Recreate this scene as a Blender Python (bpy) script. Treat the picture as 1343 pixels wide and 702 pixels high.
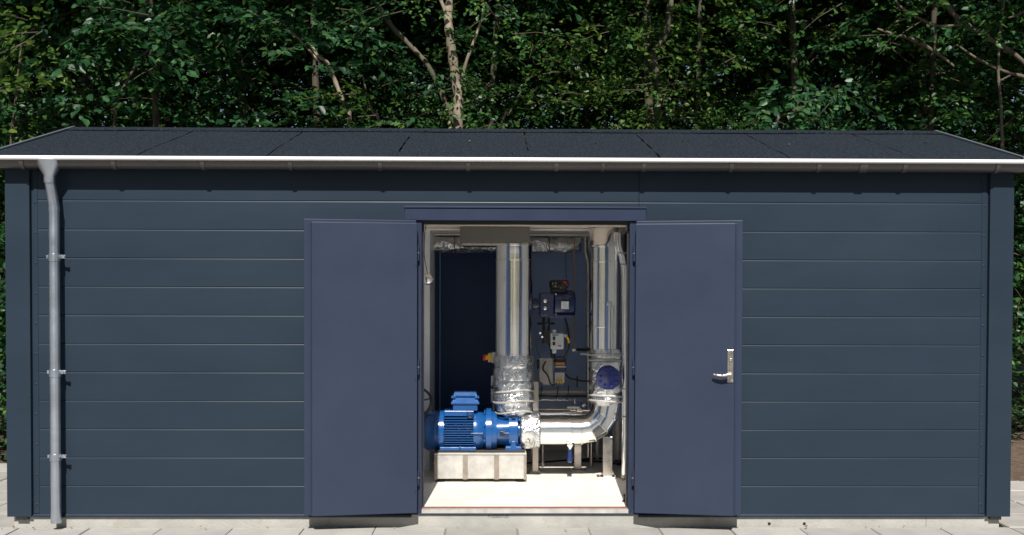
import bpy, math, random
import numpy as np
from mathutils import Vector, Matrix, noise

R = math.radians
scene = bpy.context.scene
for _o in list(bpy.data.objects):
    bpy.data.objects.remove(_o)

# ------------------------------------------------------------------ camera
F_PX, P_X, P_Y, IMG_W = 1488.0, 671.5, 418.0, 1343.0      # focal length and principal point in photo pixels
CAM_C = Vector((0, -8, 1.52))
CAM_R = Matrix.Rotation(R(-0.78), 3, 'Z') @ Matrix.Rotation(R(90 - 1.26), 3, 'X') @ Matrix.Rotation(R(0.15), 3, 'Z')
cam_d = bpy.data.cameras.new('camera')
cam_d.sensor_width = 36
cam_d.lens = 36 * F_PX / IMG_W
cam_d.shift_y = (P_Y - 351) / IMG_W
cam_d.clip_start = 0.05
cam_d.clip_end = 3000
cam = bpy.data.objects.new('camera', cam_d)
cam.matrix_world = Matrix.Translation(CAM_C) @ CAM_R.to_4x4()
scene.collection.objects.link(cam)
scene.camera = cam

# ------------------------------------------------------------------ sky and sun
SUN_EL, SUN_AZ = 46.0, 2.5          # the sun stands behind the camera, a little to the left
world = bpy.data.worlds.new('World')
scene.world = world
world.use_nodes = True
wn = world.node_tree.nodes
sky = wn.new('ShaderNodeTexSky')
sky.sky_type = 'NISHITA'
sky.sun_disc = False
sky.sun_elevation = R(SUN_EL)
sky.sun_rotation = R(180 + SUN_AZ)
wn['Background'].inputs['Strength'].default_value = 0.05
world.node_tree.links.new(sky.outputs[0], wn['Background'].inputs[0])

sun_d = bpy.data.lights.new('sun', 'SUN')
sun_d.energy = 5.0
sun_d.angle = R(0.5)
sun_d.color = (1.0, 0.96, 0.90)
sun = bpy.data.objects.new('sun', sun_d)
_d = Vector((math.sin(R(SUN_AZ)) * math.cos(R(SUN_EL)), math.cos(R(SUN_AZ)) * math.cos(R(SUN_EL)), -math.sin(R(SUN_EL))))
sun.rotation_euler = _d.to_track_quat('-Z', 'Y').to_euler()
sun.location = (-2, -12, 14)
scene.collection.objects.link(sun)

scene.view_settings.view_transform = 'Standard'
scene.view_settings.look = 'None'
scene.view_settings.exposure = 0.5
scene.view_settings.gamma = 1.0
scene.view_settings.use_curve_mapping = False
scene.render.engine = 'CYCLES'
scene.cycles.max_bounces = 7
scene.cycles.diffuse_bounces = 5
scene.cycles.glossy_bounces = 4
scene.cycles.transmission_bounces = 2
scene.cycles.caustics_reflective = True
scene.cycles.sample_clamp_indirect = 6.0

# ------------------------------------------------------------------ helpers
COL = scene.collection
ORG = {}


def W(px, py, Y):
    """point at depth Y (metres behind the front wall) seen at photo pixel px, py"""
    d = CAM_R @ Vector(((px - P_X) / F_PX, -(py - P_Y) / F_PX, -1))
    return CAM_C + d * ((Y - CAM_C.y) / d.y)


def wx(px, Y, py=450):
    return W(px, py, Y).x


def wz(py, Y, px=690):
    return W(px, py, Y).z


def sz(px, Y):
    return px * (Y - CAM_C.y) / F_PX


class MB:
    def __init__(self):
        self.v = []
        self.f = []

    def add(self, vs, fs):
        n = len(self.v)
        self.v += [tuple(p) for p in vs]
        self.f += [tuple(n + i for i in q) for q in fs]
        return self

    def box(self, x0, x1, y0, y1, z0, z1):
        vs = [(x, y, z) for z in (z0, z1) for y in (y0, y1) for x in (x0, x1)]
        return self.add(vs, [(0, 2, 3, 1), (4, 5, 7, 6), (0, 1, 5, 4), (2, 6, 7, 3), (0, 4, 6, 2), (1, 3, 7, 5)])

    def obox(self, c, sx, sy, sz_, M=None):
        M = M or Matrix.Identity(3)
        c = Vector(c)
        vs = [c + M @ Vector((x * sx / 2, y * sy / 2, z * sz_ / 2)) for z in (-1, 1) for y in (-1, 1) for x in (-1, 1)]
        return self.add(vs, [(0, 2, 3, 1), (4, 5, 7, 6), (0, 1, 5, 4), (2, 6, 7, 3), (0, 4, 6, 2), (1, 3, 7, 5)])

    def rings(self, rings, cap0=True, cap1=True):
        n = len(rings[0])
        vs = [p for r in rings for p in r]
        fs = []
        for i in range(len(rings) - 1):
            for k in range(n):
                a, b = i * n + k, i * n + (k + 1) % n
                fs.append((a, b, b + n, a + n))
        if cap0:
            fs.append(tuple(range(n - 1, -1, -1)))
        if cap1:
            fs.append(tuple(range((len(rings) - 1) * n, len(rings) * n)))
        return self.add(vs, fs)

    def lathe(self, o, axis, prof, n=24, cap=True, wob=None):
        """prof: list of (distance along axis, radius)"""
        o = Vector(o)
        a = Vector(axis).normalized()
        u = a.orthogonal().normalized()
        w = a.cross(u)
        rs = []
        for t, r in prof:
            ring = []
            for k in range(n):
                an = 2 * math.pi * k / n
                d = u * math.cos(an) + w * math.sin(an)
                rr = r + (wob(t, an) if wob and r > 1e-4 else 0)
                ring.append(o + a * t + d * rr)
            rs.append(ring)
        return self.rings(rs, cap, cap)

    def tube(self, pts, r, n=10, cap=True):
        pts = [Vector(p) for p in pts]
        rr = r if isinstance(r, (list, tuple)) else [r] * len(pts)
        u = None
        rs = []
        for i, p in enumerate(pts):
            t = (pts[min(i + 1, len(pts) - 1)] - pts[max(i - 1, 0)]).normalized()
            if u is None:
                u = t.orthogonal().normalized()
            u = (u - t * u.dot(t)).normalized()
            w = t.cross(u)
            rs.append([p + (u * math.cos(2 * math.pi * k / n) + w * math.sin(2 * math.pi * k / n)) * rr[i] for k in range(n)])
        return self.rings(rs, cap, cap)

    def prism(self, poly, plane, a, b):
        """extrude polygon; plane 'xz' along y, 'yz' along x, 'xy' along z"""
        def mk(p, q, t):
            return {'xz': (p, t, q), 'yz': (t, p, q), 'xy': (p, q, t)}[plane]
        n = len(poly)
        vs = [mk(p, q, a) for p, q in poly] + [mk(p, q, b) for p, q in poly]
        fs = [tuple(range(n)), tuple(range(2 * n - 1, n - 1, -1))]
        fs += [(k, k + n, (k + 1) % n + n, (k + 1) % n) for k in range(n)]
        return self.add(vs, fs)

    def build(self, name, mat, parent=None, smooth=35, bevel=0.0, seg=2):
        o0 = ORG.get(parent.name, Vector()) if parent else Vector()
        me = bpy.data.meshes.new(name)
        me.from_pydata([tuple(Vector(p) - o0) for p in self.v], [], self.f)
        fix_normals(me)
        if smooth:
            me.polygons.foreach_set('use_smooth', [True] * len(me.polygons))
            me.set_sharp_from_angle(angle=R(smooth))
        me.materials.append(mat)
        ob = bpy.data.objects.new(name, me)
        COL.objects.link(ob)
        if parent:
            ob.parent = parent
            ORG[ob.name] = o0
        else:
            ORG[ob.name] = Vector()
        if bevel:
            m = ob.modifiers.new('bevel', 'BEVEL')
            m.width = bevel
            m.segments = seg
            m.limit_method = 'ANGLE'
            m.angle_limit = R(40)
        return ob


def fix_normals(me):
    import bmesh
    bm = bmesh.new()
    bm.from_mesh(me)
    bmesh.ops.recalc_face_normals(bm, faces=bm.faces)
    bm.to_mesh(me)
    bm.free()


def tag(o, label=None, cat=None, group=None, kind=None):
    for k, v in (('label', label), ('category', cat), ('group', group), ('kind', kind)):
        if v:
            o[k] = v
    return o


def thing(name, loc, label, cat, group=None):
    o = bpy.data.objects.new(name, None)
    o.empty_display_size = 0.1
    o.location = loc
    COL.objects.link(o)
    ORG[o.name] = Vector(loc)
    return tag(o, label, cat, group)


def piece(name, mesh, parent, loc, rot=None, scale=None):
    """a child that shares mesh data; loc in world coordinates"""
    o = bpy.data.objects.new(name, mesh)
    COL.objects.link(o)
    o.parent = parent
    o.location = Vector(loc) - ORG[parent.name]
    if rot:
        o.rotation_euler = rot
    if scale:
        o.scale = scale
    ORG[o.name] = Vector(loc)
    return o


def mesh_of(mb, name, mat, smooth=35):
    ob = mb.build(name, mat, None, smooth)
    me = ob.data
    bpy.data.objects.remove(ob)
    return me


def arc(c, r, a0, a1, n, plane='xz'):
    out = []
    for i in range(n + 1):
        a = R(a0 + (a1 - a0) * i / n)
        p, q = r * math.cos(a), r * math.sin(a)
        out.append(Vector(c) + (Vector((p, 0, q)) if plane == 'xz' else Vector((0, p, q)) if plane == 'yz' else Vector((p, q, 0))))
    return out


def curve(pts, k=8):
    """Catmull-Rom through pts"""
    pts = [Vector(p) for p in pts]
    P = [pts[0] * 2 - pts[1]] + pts + [pts[-1] * 2 - pts[-2]]
    out = []
    for i in range(1, len(P) - 2):
        for j in range(k):
            t = j / k
            a, b, c, d = P[i - 1], P[i], P[i + 1], P[i + 2]
            out.append(0.5 * ((2 * b) + (c - a) * t + (2 * a - 5 * b + 4 * c - d) * t * t + (3 * b - a - 3 * c + d) * t ** 3))
    return out + [pts[-1]]


# ------------------------------------------------------------------ materials
def material(name):
    m = bpy.data.materials.new(name)
    m.use_nodes = True
    nt = m.node_tree
    return m, nt, nt.nodes['Principled BSDF']


def node(nt, typ, **kw):
    n = nt.nodes.new(typ)
    for k, v in kw.items():
        if k in n.inputs:
            n.inputs[k].default_value = v
        else:
            setattr(n, k, v)
    return n


def mat(name, col, rough=0.5, metal=0.0, var=0.12, vscale=3.0, bump=0.0, bscale=60.0, spots=None, stretch=(1, 1, 1), rvar=0.08, spec=0.5, coat=0.0):
    """painted or plain surface: base colour broken by two noises, uneven gloss, fine relief"""
    m, nt, b = material(name)
    L = nt.links.new
    tc = node(nt, 'ShaderNodeTexCoord')
    mp = node(nt, 'ShaderNodeMapping')
    mp.inputs['Scale'].default_value = stretch
    L(tc.outputs['Object'], mp.inputs[0])
    n1 = node(nt, 'ShaderNodeTexNoise', Scale=vscale, Detail=6.0, Roughness=0.62)
    L(mp.outputs[0], n1.inputs['Vector'])
    mx = node(nt, 'ShaderNodeMix', data_type='RGBA', blend_type='MULTIPLY')
    mx.inputs[0].default_value = 1.0
    mr = node(nt, 'ShaderNodeMapRange')
    mr.inputs[1].default_value = 0.3
    mr.inputs[2].default_value = 0.7
    mr.inputs[3].default_value = 1 - var
    mr.inputs[4].default_value = 1 + var
    L(n1.outputs[0], mr.inputs[0])
    mx.inputs[6].default_value = (*col, 1)
    L(mr.outputs[0], mx.inputs[7])
    out = mx.outputs[2]
    if spots:
        sc, thr, scol, amt = spots
        n2 = node(nt, 'ShaderNodeTexNoise', Scale=sc, Detail=4.0, Roughness=0.7)
        L(mp.outputs[0], n2.inputs['Vector'])
        r2 = node(nt, 'ShaderNodeMapRange')
        r2.inputs[1].default_value = thr
        r2.inputs[2].default_value = thr + 0.1
        r2.inputs[3].default_value = 0
        r2.inputs[4].default_value = amt
        L(n2.outputs[0], r2.inputs[0])
        m2 = node(nt, 'ShaderNodeMix', data_type='RGBA')
        L(r2.outputs[0], m2.inputs[0])
        L(out, m2.inputs[6])
        m2.inputs[7].default_value = (*scol, 1)
        out = m2.outputs[2]
    L(out, b.inputs['Base Color'])
    rr = node(nt, 'ShaderNodeMapRange')
    rr.inputs[1].default_value = 0.3
    rr.inputs[2].default_value = 0.7
    rr.inputs[3].default_value = max(0.02, rough - rvar)
    rr.inputs[4].default_value = min(1, rough + rvar)
    L(n1.outputs[0], rr.inputs[0])
    L(rr.outputs[0], b.inputs['Roughness'])
    b.inputs['Metallic'].default_value = metal
    b.inputs['Specular IOR Level'].default_value = spec
    b.inputs['Coat Weight'].default_value = coat
    if bump:
        n3 = node(nt, 'ShaderNodeTexNoise', Scale=bscale, Detail=5.0, Roughness=0.6)
        L(mp.outputs[0], n3.inputs['Vector'])
        bp = node(nt, 'ShaderNodeBump', Strength=bump, Distance=0.01)
        L(n3.outputs[0], bp.inputs['Height'])
        L(bp.outputs[0], b.inputs['Normal'])
    return m


M = {}
M['panel'] = mat('panel_paint', (0.0185, 0.0295, 0.0445), 0.36, spec=0.15, var=0.06, vscale=1.6, bump=0.02, bscale=14, spots=(9, 0.735, (0.10, 0.12, 0.14), 0.22), stretch=(0.5, 1, 1.4))
M['door'] = mat('door_paint', (0.0285, 0.0375, 0.0650), 0.36, spec=0.13, var=0.06, vscale=2.0, bump=0.02, bscale=30, spots=(7, 0.70, (0.13, 0.15, 0.2), 0.16))
M['drip'] = mat('drip_paint', (0.016, 0.025, 0.042), 0.4, spec=0.25, var=0.05, vscale=3)
M['frame'] = mat('frame_paint', (0.0240, 0.0330, 0.0610), 0.36, spec=0.12, var=0.05, vscale=3)
M['navy'] = mat('navy_steel', (0.008, 0.030, 0.095), 0.35, spec=0.25, var=0.1, vscale=2.5, bump=0.02, bscale=8)
M['inner'] = mat('inner_wall_paint', (0.28, 0.41, 0.70), 0.35, var=0.06, vscale=2)
M['void'] = mat('raw_board', (0.10, 0.075, 0.05), 0.8, var=0.2)
M['felt'] = mat('roofing_felt', (0.0160, 0.0208, 0.0288), 0.85, var=0.9, vscale=62, bump=1.0, bscale=70, spots=(40, 0.66, (0.10, 0.11, 0.125), 0.8), spec=0.12)
M['feltedge'] = mat('felt_edge', (0.012, 0.013, 0.015), 0.8, var=0.2)
M['verge'] = mat('verge_metal', (0.15, 0.17, 0.195), 0.45, 0.4)
M['zinc'] = mat('zinc', (0.53, 0.58, 0.66), 0.34, 0.97, var=0.1, vscale=5, bump=0.008, bscale=14, stretch=(0.4, 1, 1))
M['bead'] = mat('zinc_sunlit', (0.80, 0.80, 0.80), 0.5, 0.25, var=0.06, vscale=5, stretch=(0.4, 1, 1))  # gutter lip painted paler, standing in for sun on its rolled edge
M['zincdark'] = mat('zinc_shaded', (0.095, 0.089, 0.087), 0.42, 0.5, var=0.15, vscale=6, stretch=(0.3, 1, 1))  # gutter painted darker than its lip, for the shade on its underside
M['chrome'] = mat('chrome', (0.85, 0.85, 0.86), 0.08, 1.0, var=0.02, rvar=0.03)
M['satin'] = mat('satin_steel', (0.52, 0.485, 0.44), 0.3, 1.0, var=0.06, vscale=20)
M['stainless'] = mat('stainless_cladding', (0.88, 0.88, 0.88), 0.14, 1.0, var=0.05, vscale=6, bump=0.10, bscale=7, rvar=0.05, stretch=(1, 1, 0.25))
M['post'] = mat('post_steel', (0.42, 0.38, 0.34), 0.38, 0.9, var=0.15, vscale=12)
M['concrete'] = mat('plinth_concrete', (0.34, 0.332, 0.305), 0.85, var=0.16, vscale=5, bump=0.35, bscale=70, spots=(6, 0.58, (0.28, 0.25, 0.20), 0.6))
M['floor'] = mat('floor_concrete', (0.70, 0.655, 0.585), 0.6, var=0.13, vscale=3, bump=0.1, bscale=60, spots=(3.5, 0.60, (0.58, 0.49, 0.37), 0.6))
M['soil'] = mat('soil', (0.10, 0.068, 0.045), 0.95, var=0.5, vscale=14, bump=1.0, bscale=30, spots=(22, 0.6, (0.24, 0.16, 0.10), 0.8))
M['yard'] = mat('yard_gravel', (0.27, 0.26, 0.24), 0.9, var=0.2, vscale=8, bump=0.5, bscale=60)
M['mortar'] = mat('joint_sand', (0.20, 0.185, 0.16), 0.95, var=0.2, vscale=30)
M['ceiling'] = mat('ceiling_board', (0.86, 0.75, 0.63), 0.55, var=0.14, vscale=3, stretch=(0.25, 6, 1))
M['greyduct'] = mat('duct_paint', (0.16, 0.155, 0.15), 0.5, 0.2, var=0.08, vscale=5)
M['pump'] = mat('pump_blue', (0.006, 0.066, 0.225), 0.22, var=0.06, vscale=8, bump=0.04, bscale=50, coat=0.4)
M['darkblue'] = mat('actuator_navy', (0.010, 0.026, 0.095), 0.28, var=0.1, vscale=10, coat=0.3)
M['flangeblue'] = mat('flange_blue', (0.012, 0.024, 0.16), 0.35, var=0.1, vscale=12)
M['black'] = mat('black_rubber', (0.012, 0.012, 0.013), 0.45, var=0.2, vscale=20)
M['whitep'] = mat('white_paint', (0.84, 0.88, 0.91), 0.4, var=0.05)
M['box'] = mat('pale_plastic', (0.48, 0.53, 0.53), 0.35, var=0.05, vscale=20)
M['galv'] = mat('galvanised_sheet', (0.46, 0.445, 0.415), 0.5, 0.35, var=0.2, vscale=9, bump=0.05, bscale=24)
M['strip'] = mat('worn_strip', (0.30, 0.26, 0.22), 0.5, 0.6, var=0.25, vscale=16)
M['plate'] = mat('dark_plate', (0.045, 0.036, 0.032), 0.5, 0.4, var=0.2)
M['yellow'] = mat('yellow_plastic', (0.72, 0.42, 0.03), 0.35)
M['red'] = mat('red_plastic', (0.62, 0.015, 0.02), 0.3)
M['orange'] = mat('orange_plastic', (0.75, 0.24, 0.03), 0.4)
M['copper'] = mat('copper_tube', (0.36, 0.24, 0.17), 0.35, 0.8)
M['rust'] = mat('rusty_seal', (0.17, 0.06, 0.04), 0.7, var=0.3, vscale=30)
M['pencil'] = mat('pencil_mark', (0.13, 0.13, 0.14), 0.8)
M['label'] = mat('paper_label', (0.66, 0.69, 0.72), 0.5, var=0.25, vscale=45)
M['bark'] = mat('pale_bark', (0.21, 0.172, 0.125), 0.85, var=0.45, vscale=9, bump=0.6, bscale=26, spots=(5, 0.56, (0.10, 0.10, 0.055), 0.8), stretch=(1, 1, 0.35))  # bark blotches, contrast raised to stand in for sunlit patches on the stems
M['barkdark'] = mat('brown_bark', (0.060, 0.048, 0.034), 0.9, var=0.4, vscale=9, bump=0.6, bscale=26, spots=(6, 0.6, (0.10, 0.085, 0.05), 0.7), stretch=(1, 1, 0.35))
M['bark2'] = mat('grey_brown_bark', (0.095, 0.078, 0.055), 0.88, var=0.5, vscale=9, bump=0.6, bscale=26, spots=(5, 0.52, (0.05, 0.055, 0.03), 0.85), stretch=(1, 1, 0.35))
M['litter'] = mat('dry_leaf', (0.22, 0.13, 0.06), 0.8, var=0.4, vscale=8)
M['twig'] = mat('twig_bark', (0.055, 0.042, 0.027), 0.85, var=0.3)


def slab_mat():
    m = mat('paving_slab', (0.34, 0.325, 0.30), 0.8, var=0.12, vscale=4, bump=0.12, bscale=80, spots=(5, 0.6, (0.40, 0.30, 0.20), 0.6))
    nt = m.node_tree
    oi = node(nt, 'ShaderNodeObjectInfo')
    b = nt.nodes['Principled BSDF']
    src = b.inputs['Base Color'].links[0].from_socket
    mr = node(nt, 'ShaderNodeMapRange')
    mr.inputs[3].default_value = 0.86
    mr.inputs[4].default_value = 1.12
    mx = node(nt, 'ShaderNodeMix', data_type='RGBA', blend_type='MULTIPLY')
    mx.inputs[0].default_value = 1
    nt.links.new(oi.outputs['Random'], mr.inputs[0])
    nt.links.new(src, mx.inputs[6])
    nt.links.new(mr.outputs[0], mx.inputs[7])
    nt.links.new(mx.outputs[2], b.inputs['Base Color'])
    return m


M['slab'] = slab_mat()


def foil_mat():
    m, nt, b = material('insulation_foil')
    L = nt.links.new
    tc = node(nt, 'ShaderNodeTexCoord')
    n1 = node(nt, 'ShaderNodeTexNoise', Scale=9.0, Detail=3.0, Roughness=0.5, Distortion=1.6)
    L(tc.outputs['Object'], n1.inputs['Vector'])
    sb = node(nt, 'ShaderNodeMath', operation='SUBTRACT')
    sb.inputs[1].default_value = 0.5
    L(n1.outputs[0], sb.inputs[0])
    ab = node(nt, 'ShaderNodeMath', operation='ABSOLUTE')
    L(sb.outputs[0], ab.inputs[0])
    pw_ = node(nt, 'ShaderNodeMath', operation='POWER')
    pw_.inputs[1].default_value = 0.6
    L(ab.outputs[0], pw_.inputs[0])
    ad = pw_
    bp = node(nt, 'ShaderNodeBump', Strength=0.5, Distance=0.03)
    L(ad.outputs[0], bp.inputs['Height'])
    L(bp.outputs[0], b.inputs['Normal'])
    b.inputs['Base Color'].default_value = (0.70, 0.72, 0.74, 1)
    b.inputs['Metallic'].default_value = 0.93
    b.inputs['Roughness'].default_value = 0.25
    return m


M['foil'] = foil_mat()


def leaf_mat(name, stops, trans=0.3):
    m, nt, b = material(name)
    L = nt.links.new
    g = node(nt, 'ShaderNodeNewGeometry')
    cr = node(nt, 'ShaderNodeValToRGB')
    e = cr.color_ramp.elements
    while len(e) < len(stops):
        e.new(0.5)
    for el, (p, c) in zip(e, stops):
        el.position = p
        el.color = (c[0] * 0.66, c[1] * 0.86, c[2] * 0.95, 1)
    L(g.outputs['Random Per Island'], cr.inputs[0])
    L(cr.outputs[0], b.inputs['Base Color'])
    b.inputs['Roughness'].default_value = 0.42
    b.inputs['Specular IOR Level'].default_value = 0.4
    t = node(nt, 'ShaderNodeBsdfTranslucent')
    hs = node(nt, 'ShaderNodeHueSaturation')
    hs.inputs['Hue'].default_value = 0.48
    hs.inputs['Value'].default_value = 1.5
    L(cr.outputs[0], hs.inputs['Color'])
    L(hs.outputs[0], t.inputs[0])
    mx = node(nt, 'ShaderNodeMixShader')
    mx.inputs[0].default_value = trans
    L(b.outputs[0], mx.inputs[1])
    L(t.outputs[0], mx.inputs[2])
    L(mx.outputs[0], nt.nodes['Material Output'].inputs[0])
    return m


LEAFM = [
    leaf_mat('leaf_green', [(0.0, (0.012, 0.040, 0.010)), (0.4, (0.028, 0.078, 0.016)), (0.8, (0.060, 0.140, 0.024)), (1.0, (0.15, 0.21, 0.035))], 0.35),
    leaf_mat('leaf_bluegreen', [(0.0, (0.012, 0.042, 0.016)), (0.5, (0.028, 0.080, 0.026)), (0.88, (0.055, 0.135, 0.038)), (1.0, (0.12, 0.19, 0.045))], 0.35),
    leaf_mat('leaf_yellowgreen', [(0.0, (0.022, 0.052, 0.010)), (0.45, (0.055, 0.105, 0.016)), (0.8, (0.11, 0.175, 0.028)), (1.0, (0.24, 0.26, 0.05))], 0.4),
]

# ------------------------------------------------------------------ ground
GZ = -0.132
g = tag(MB().box(-600, 600, -600, 600, GZ - 0.5, GZ - 0.045).build('ground', M['soil'], None, 0), kind='structure')
yd = tag(MB().box(-60, 60, -60, -3.02, GZ - 0.3, GZ - 0.004).build('yard', M['yard'], None, 0), kind='structure')
pav = bpy.data.objects.new('pavement', None)
COL.objects.link(pav)
ORG['pavement'] = Vector((0, 0, GZ))
pav.location = (0, 0, GZ)
tag(pav, kind='structure')
bed = MB().box(-8, 8, -3.02, 0.0, GZ - 0.2, GZ - 0.012)
bed.box(-8, -3.3, 0.0, 2.95, GZ - 0.2, GZ - 0.012).box(3.5, 8, 0.0, 1.75, GZ - 0.2, GZ - 0.012)
bed.build('joint_bed', M['mortar'], pav, 0)
rng = random.Random(4)
slab_me = []
for i in range(4):
    mb = MB()
    c = 0.006
    w = 0.2455
    top = [(-w + c, -w + c), (w - c, -w + c), (w - c, w - c), (-w + c, w - c)]
    low = [(-w, -w), (w, -w), (w, w), (-w, w)]
    j = [rng.uniform(-0.0025, 0.0025) for _ in range(4)]
    mb.rings([[(x, y, -0.05) for x, y in low], [(x, y, -0.005) for x, y in low], [(x, y, j[k]) for k, (x, y) in enumerate(top)]])
    slab_me.append(mesh_of(mb, 'paving_slab', M['slab'], 0))
for r in range(-6, 6):
    y = -0.262 + 0.5 * (r + 1)
    for k in range(-14, 15):
        x = -1.35 + 0.25 + 0.5 * k + (0.0 if r % 2 else 0.0)
        if y > 0:
            if x > -3.30 and x < 3.80:
                continue
            if x < 0 and (y > 2.9 or x < -5.5):
                continue
            if x > 0 and (y > 1.75 or x > 5.8):
                continue
        elif y < -1.4 or abs(x) > 5.9:
            if abs(x) > 5.0 or y < -3:
                continue
        piece('paving_slab', rng.choice(slab_me), pav, (x + rng.uniform(-.002, .002), y + rng.uniform(-.002, .002), GZ + rng.uniform(-.003, .002)),
              (0, 0, rng.choice((0, 1, 2, 3)) * math.pi / 2 + rng.uniform(-.006, .006)))

# ------------------------------------------------------------------ plant building
XL, XR = -3.425, 3.645
YB = 3.10                 # outer face of the rear wall
DX0, DX1, DH = -0.527, 0.937, 2.032
bld = thing('plant_building', (0.11, 1.5, GZ), 'low dark blue metal-clad plant building with felt roof and open double doors', 'building')

# wall panels, one object per strip
LINES = [-0.038 + 0.2004 * k for k in range(11)] + [2.17, 2.47]


def panel_profile(z0, z1):
    p = [(0.06, z0), (0.0, z0), (0.0, z1 - 0.0155)]
    for i in range(1, 6):
        a = R(90 * i / 5 * 0.72)
        p.append((0.0076 * (1 - math.cos(a)) * 1.45, z1 - 0.0155 + 0.0142 * math.sin(a) / math.sin(R(65))))
    p.append((0.0125, z1 - 0.0008))
    p.append((0.06, z1 - 0.0008))
    return p


for i in range(len(LINES) - 1):
    z0, z1 = LINES[i], LINES[i + 1]
    pr = panel_profile(z0, z1)
    if i < 10:
        for a, b in ((XL + 0.05, DX0 - 0.075), (DX1 + 0.075, XR - 0.05)):
            MB().prism(pr, 'yz', a, b).build('wall_panel', M['panel'], bld, 30)
    elif i == 10:
        for a, b in ((XL + 0.05, DX0 - 0.075), (DX1 + 0.0665, XR - 0.05)):
            MB().prism(pr, 'yz', a, b).build('wall_panel', M['panel'], bld, 30)
        MB().prism(panel_profile(2.10, z1), 'yz', DX0 - 0.0745, DX1 + 0.0635).build('wall_panel', M['panel'], bld, 30)
    else:
        MB().prism(pr, 'yz', XL + 0.05, DX1 + 0.0635).build('wall_panel', M['panel'], bld, 30)
        MB().prism(pr, 'yz', DX1 + 0.0665, XR - 0.05).build('wall_panel', M['panel'], bld, 30)
# insulation core behind the front panels
core = MB().box(XL + 0.06, DX0 - 0.02, 0.062, 0.115, -0.035, 2.46).box(DX1 + 0.02, XR - 0.06, 0.062, 0.115, -0.035, 2.46)
core.box(DX0 - 0.019, DX1 + 0.019, 0.062, 0.115, DH + 0.03, 2.46)
core.build('inner_lining', M['inner'], bld, 0)
# side and rear walls
MB().box(XL + 0.003, XL + 0.083, 0.16, YB, -0.036, 2.47).build('side_wall', M['panel'], bld, 0)
MB().box(XR - 0.083, XR - 0.003, 0.16, YB, -0.036, 2.47).build('side_wall', M['panel'], bld, 0)
MB().box(XL + 0.084, XR - 0.084, YB - 0.1, YB, -0.036, 2.46).build('rear_wall', M['inner'], bld, 0)
# gable ends
for x0, x1 in ((XL + 0.006, XL + 0.076), (XR - 0.076, XR - 0.006)):
    MB().prism([(-0.01, 2.471), (3.11, 2.471), (1.55, 2.85)], 'yz', x0, x1).build('gable_panel', M['panel'], bld, 0)
# corner flashings and edge trims with rivets
rivet_me = mesh_of(MB().lathe((0, 0, 0), (0, -1, 0), [(-0.002, 0.0085), (0.001, 0.0085), (0.004, 0.006), (0.0052, 0.002)], 10), 'rivet', M['frame'])
for s, xo in ((1, XL), (-1, XR)):
    w = 0.168
    a = [(xo, -0.036), (xo + s * w, -0.036), (xo + s * w, 0.0), (xo + s * (w - 0.003), 0.0), (xo + s * (w - 0.003), -0.033), (xo + s * 0.003, -0.033), (xo + s * 0.003, 0.17), (xo, 0.17)]
    MB().prism(a, 'xy', -0.052, 2.468).build('corner_flashing', M['panel'], bld, 0)
    t0, t1 = xo + s * 0.171, xo + s * 0.212
    tr = MB().box(min(t0, t1), max(t0, t1), -0.004, -0.0005, -0.034, 2.46).build('edge_trim', M['panel'], bld, 0, 0.001)
    for k in range(11):
        z = 0.03 + 0.212 * k
        piece('rivet', rivet_me, tr, (xo + s * 0.196, -0.004, z))
    MB().box(min(xo + s * .06, xo + s * .14), max(xo + s * .06, xo + s * .14), -0.03, 0.1, -0.075, -0.0525).build('flashing_foot', M['black'], bld, 0)
# drip flashing along the foot of the wall
for a, b in ((XL + 0.17, DX0 - 0.07), (DX1 + 0.07, XR - 0.17)):
    MB().prism([(0.05, -0.0385), (-0.004, -0.0385), (-0.012, -0.048), (-0.012, -0.062), (-0.009, -0.062), (-0.009, -0.050), (0.05, -0.042)], 'yz', a, b).build('drip_flashing', M['drip'], bld, 0)
# concrete plinth with holes and a hand-written mark
pl = MB().box(XL + 0.03, XR - 0.06, 0.004, YB - 0.02, GZ - 0.1, -0.043)
pl = pl.build('plinth', M['concrete'], bld, 0, 0.004)
hole = mesh_of(MB().lathe((0, 0, 0), (0, -1, 0), [(-0.004, 0.011), (0.0018, 0.011), (0.0018, 0.0)], 12), 'drain_hole', M['black'])
for px in (1009, 1055):
    p = W(px, 691, 0)
    piece('drain_hole', hole, pl, (p.x, 0.004, GZ + 0.022))
MB().box(wx(1217, 0), wx(1217, 0) + 0.004, 0.0022, 0.0045, GZ, -0.05).build('joint', M['mortar'], pl, 0)
tcu = bpy.data.curves.new('hand_written_number', 'FONT')
tcu.body = 'P100657-30'
tcu.size = 0.034
tcu.shear = 0.25
tcu.space_character = 0.92
tob = bpy.data.objects.new('hand_written_number', tcu)
COL.objects.link(tob)
bpy.context.view_layer.update()
tme = bpy.data.meshes.new_from_object(tob.evaluated_get(bpy.context.evaluated_depsgraph_get()))
bpy.data.objects.remove(tob)
tme.materials.clear()
tme.materials.append(M['pencil'])
piece('hand_written_number', tme, pl, (W(639, 680, 0).x, 0.0018, wz(679.5, 0)), (R(90), 0, 0))

# ---- roof
RX0, RX1 = -3.54, 3.70
EY0, EY1, RY = -0.085, 3.185, 1.55
EZ, RZ = 2.474, 2.886
slope = math.atan2(RZ - EZ, RY - EY0)
deck = MB().prism([(EY0 + 0.01, EZ - 0.022), (RY, RZ - 0.022), (EY1 - 0.01, EZ - 0.022), (EY1 - 0.01, EZ - 0.07), (RY, RZ - 0.09), (EY0 + 0.01, EZ - 0.07)], 'yz', RX0 + 0.012, RX1 - 0.012)
roof = deck.build('roof', M['feltedge'], bld, 0)
seams = [RX0, -2.50, -1.60, -0.70, 0.222, 1.14, 2.05, 2.94, RX1]
rng = random.Random(9)


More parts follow.
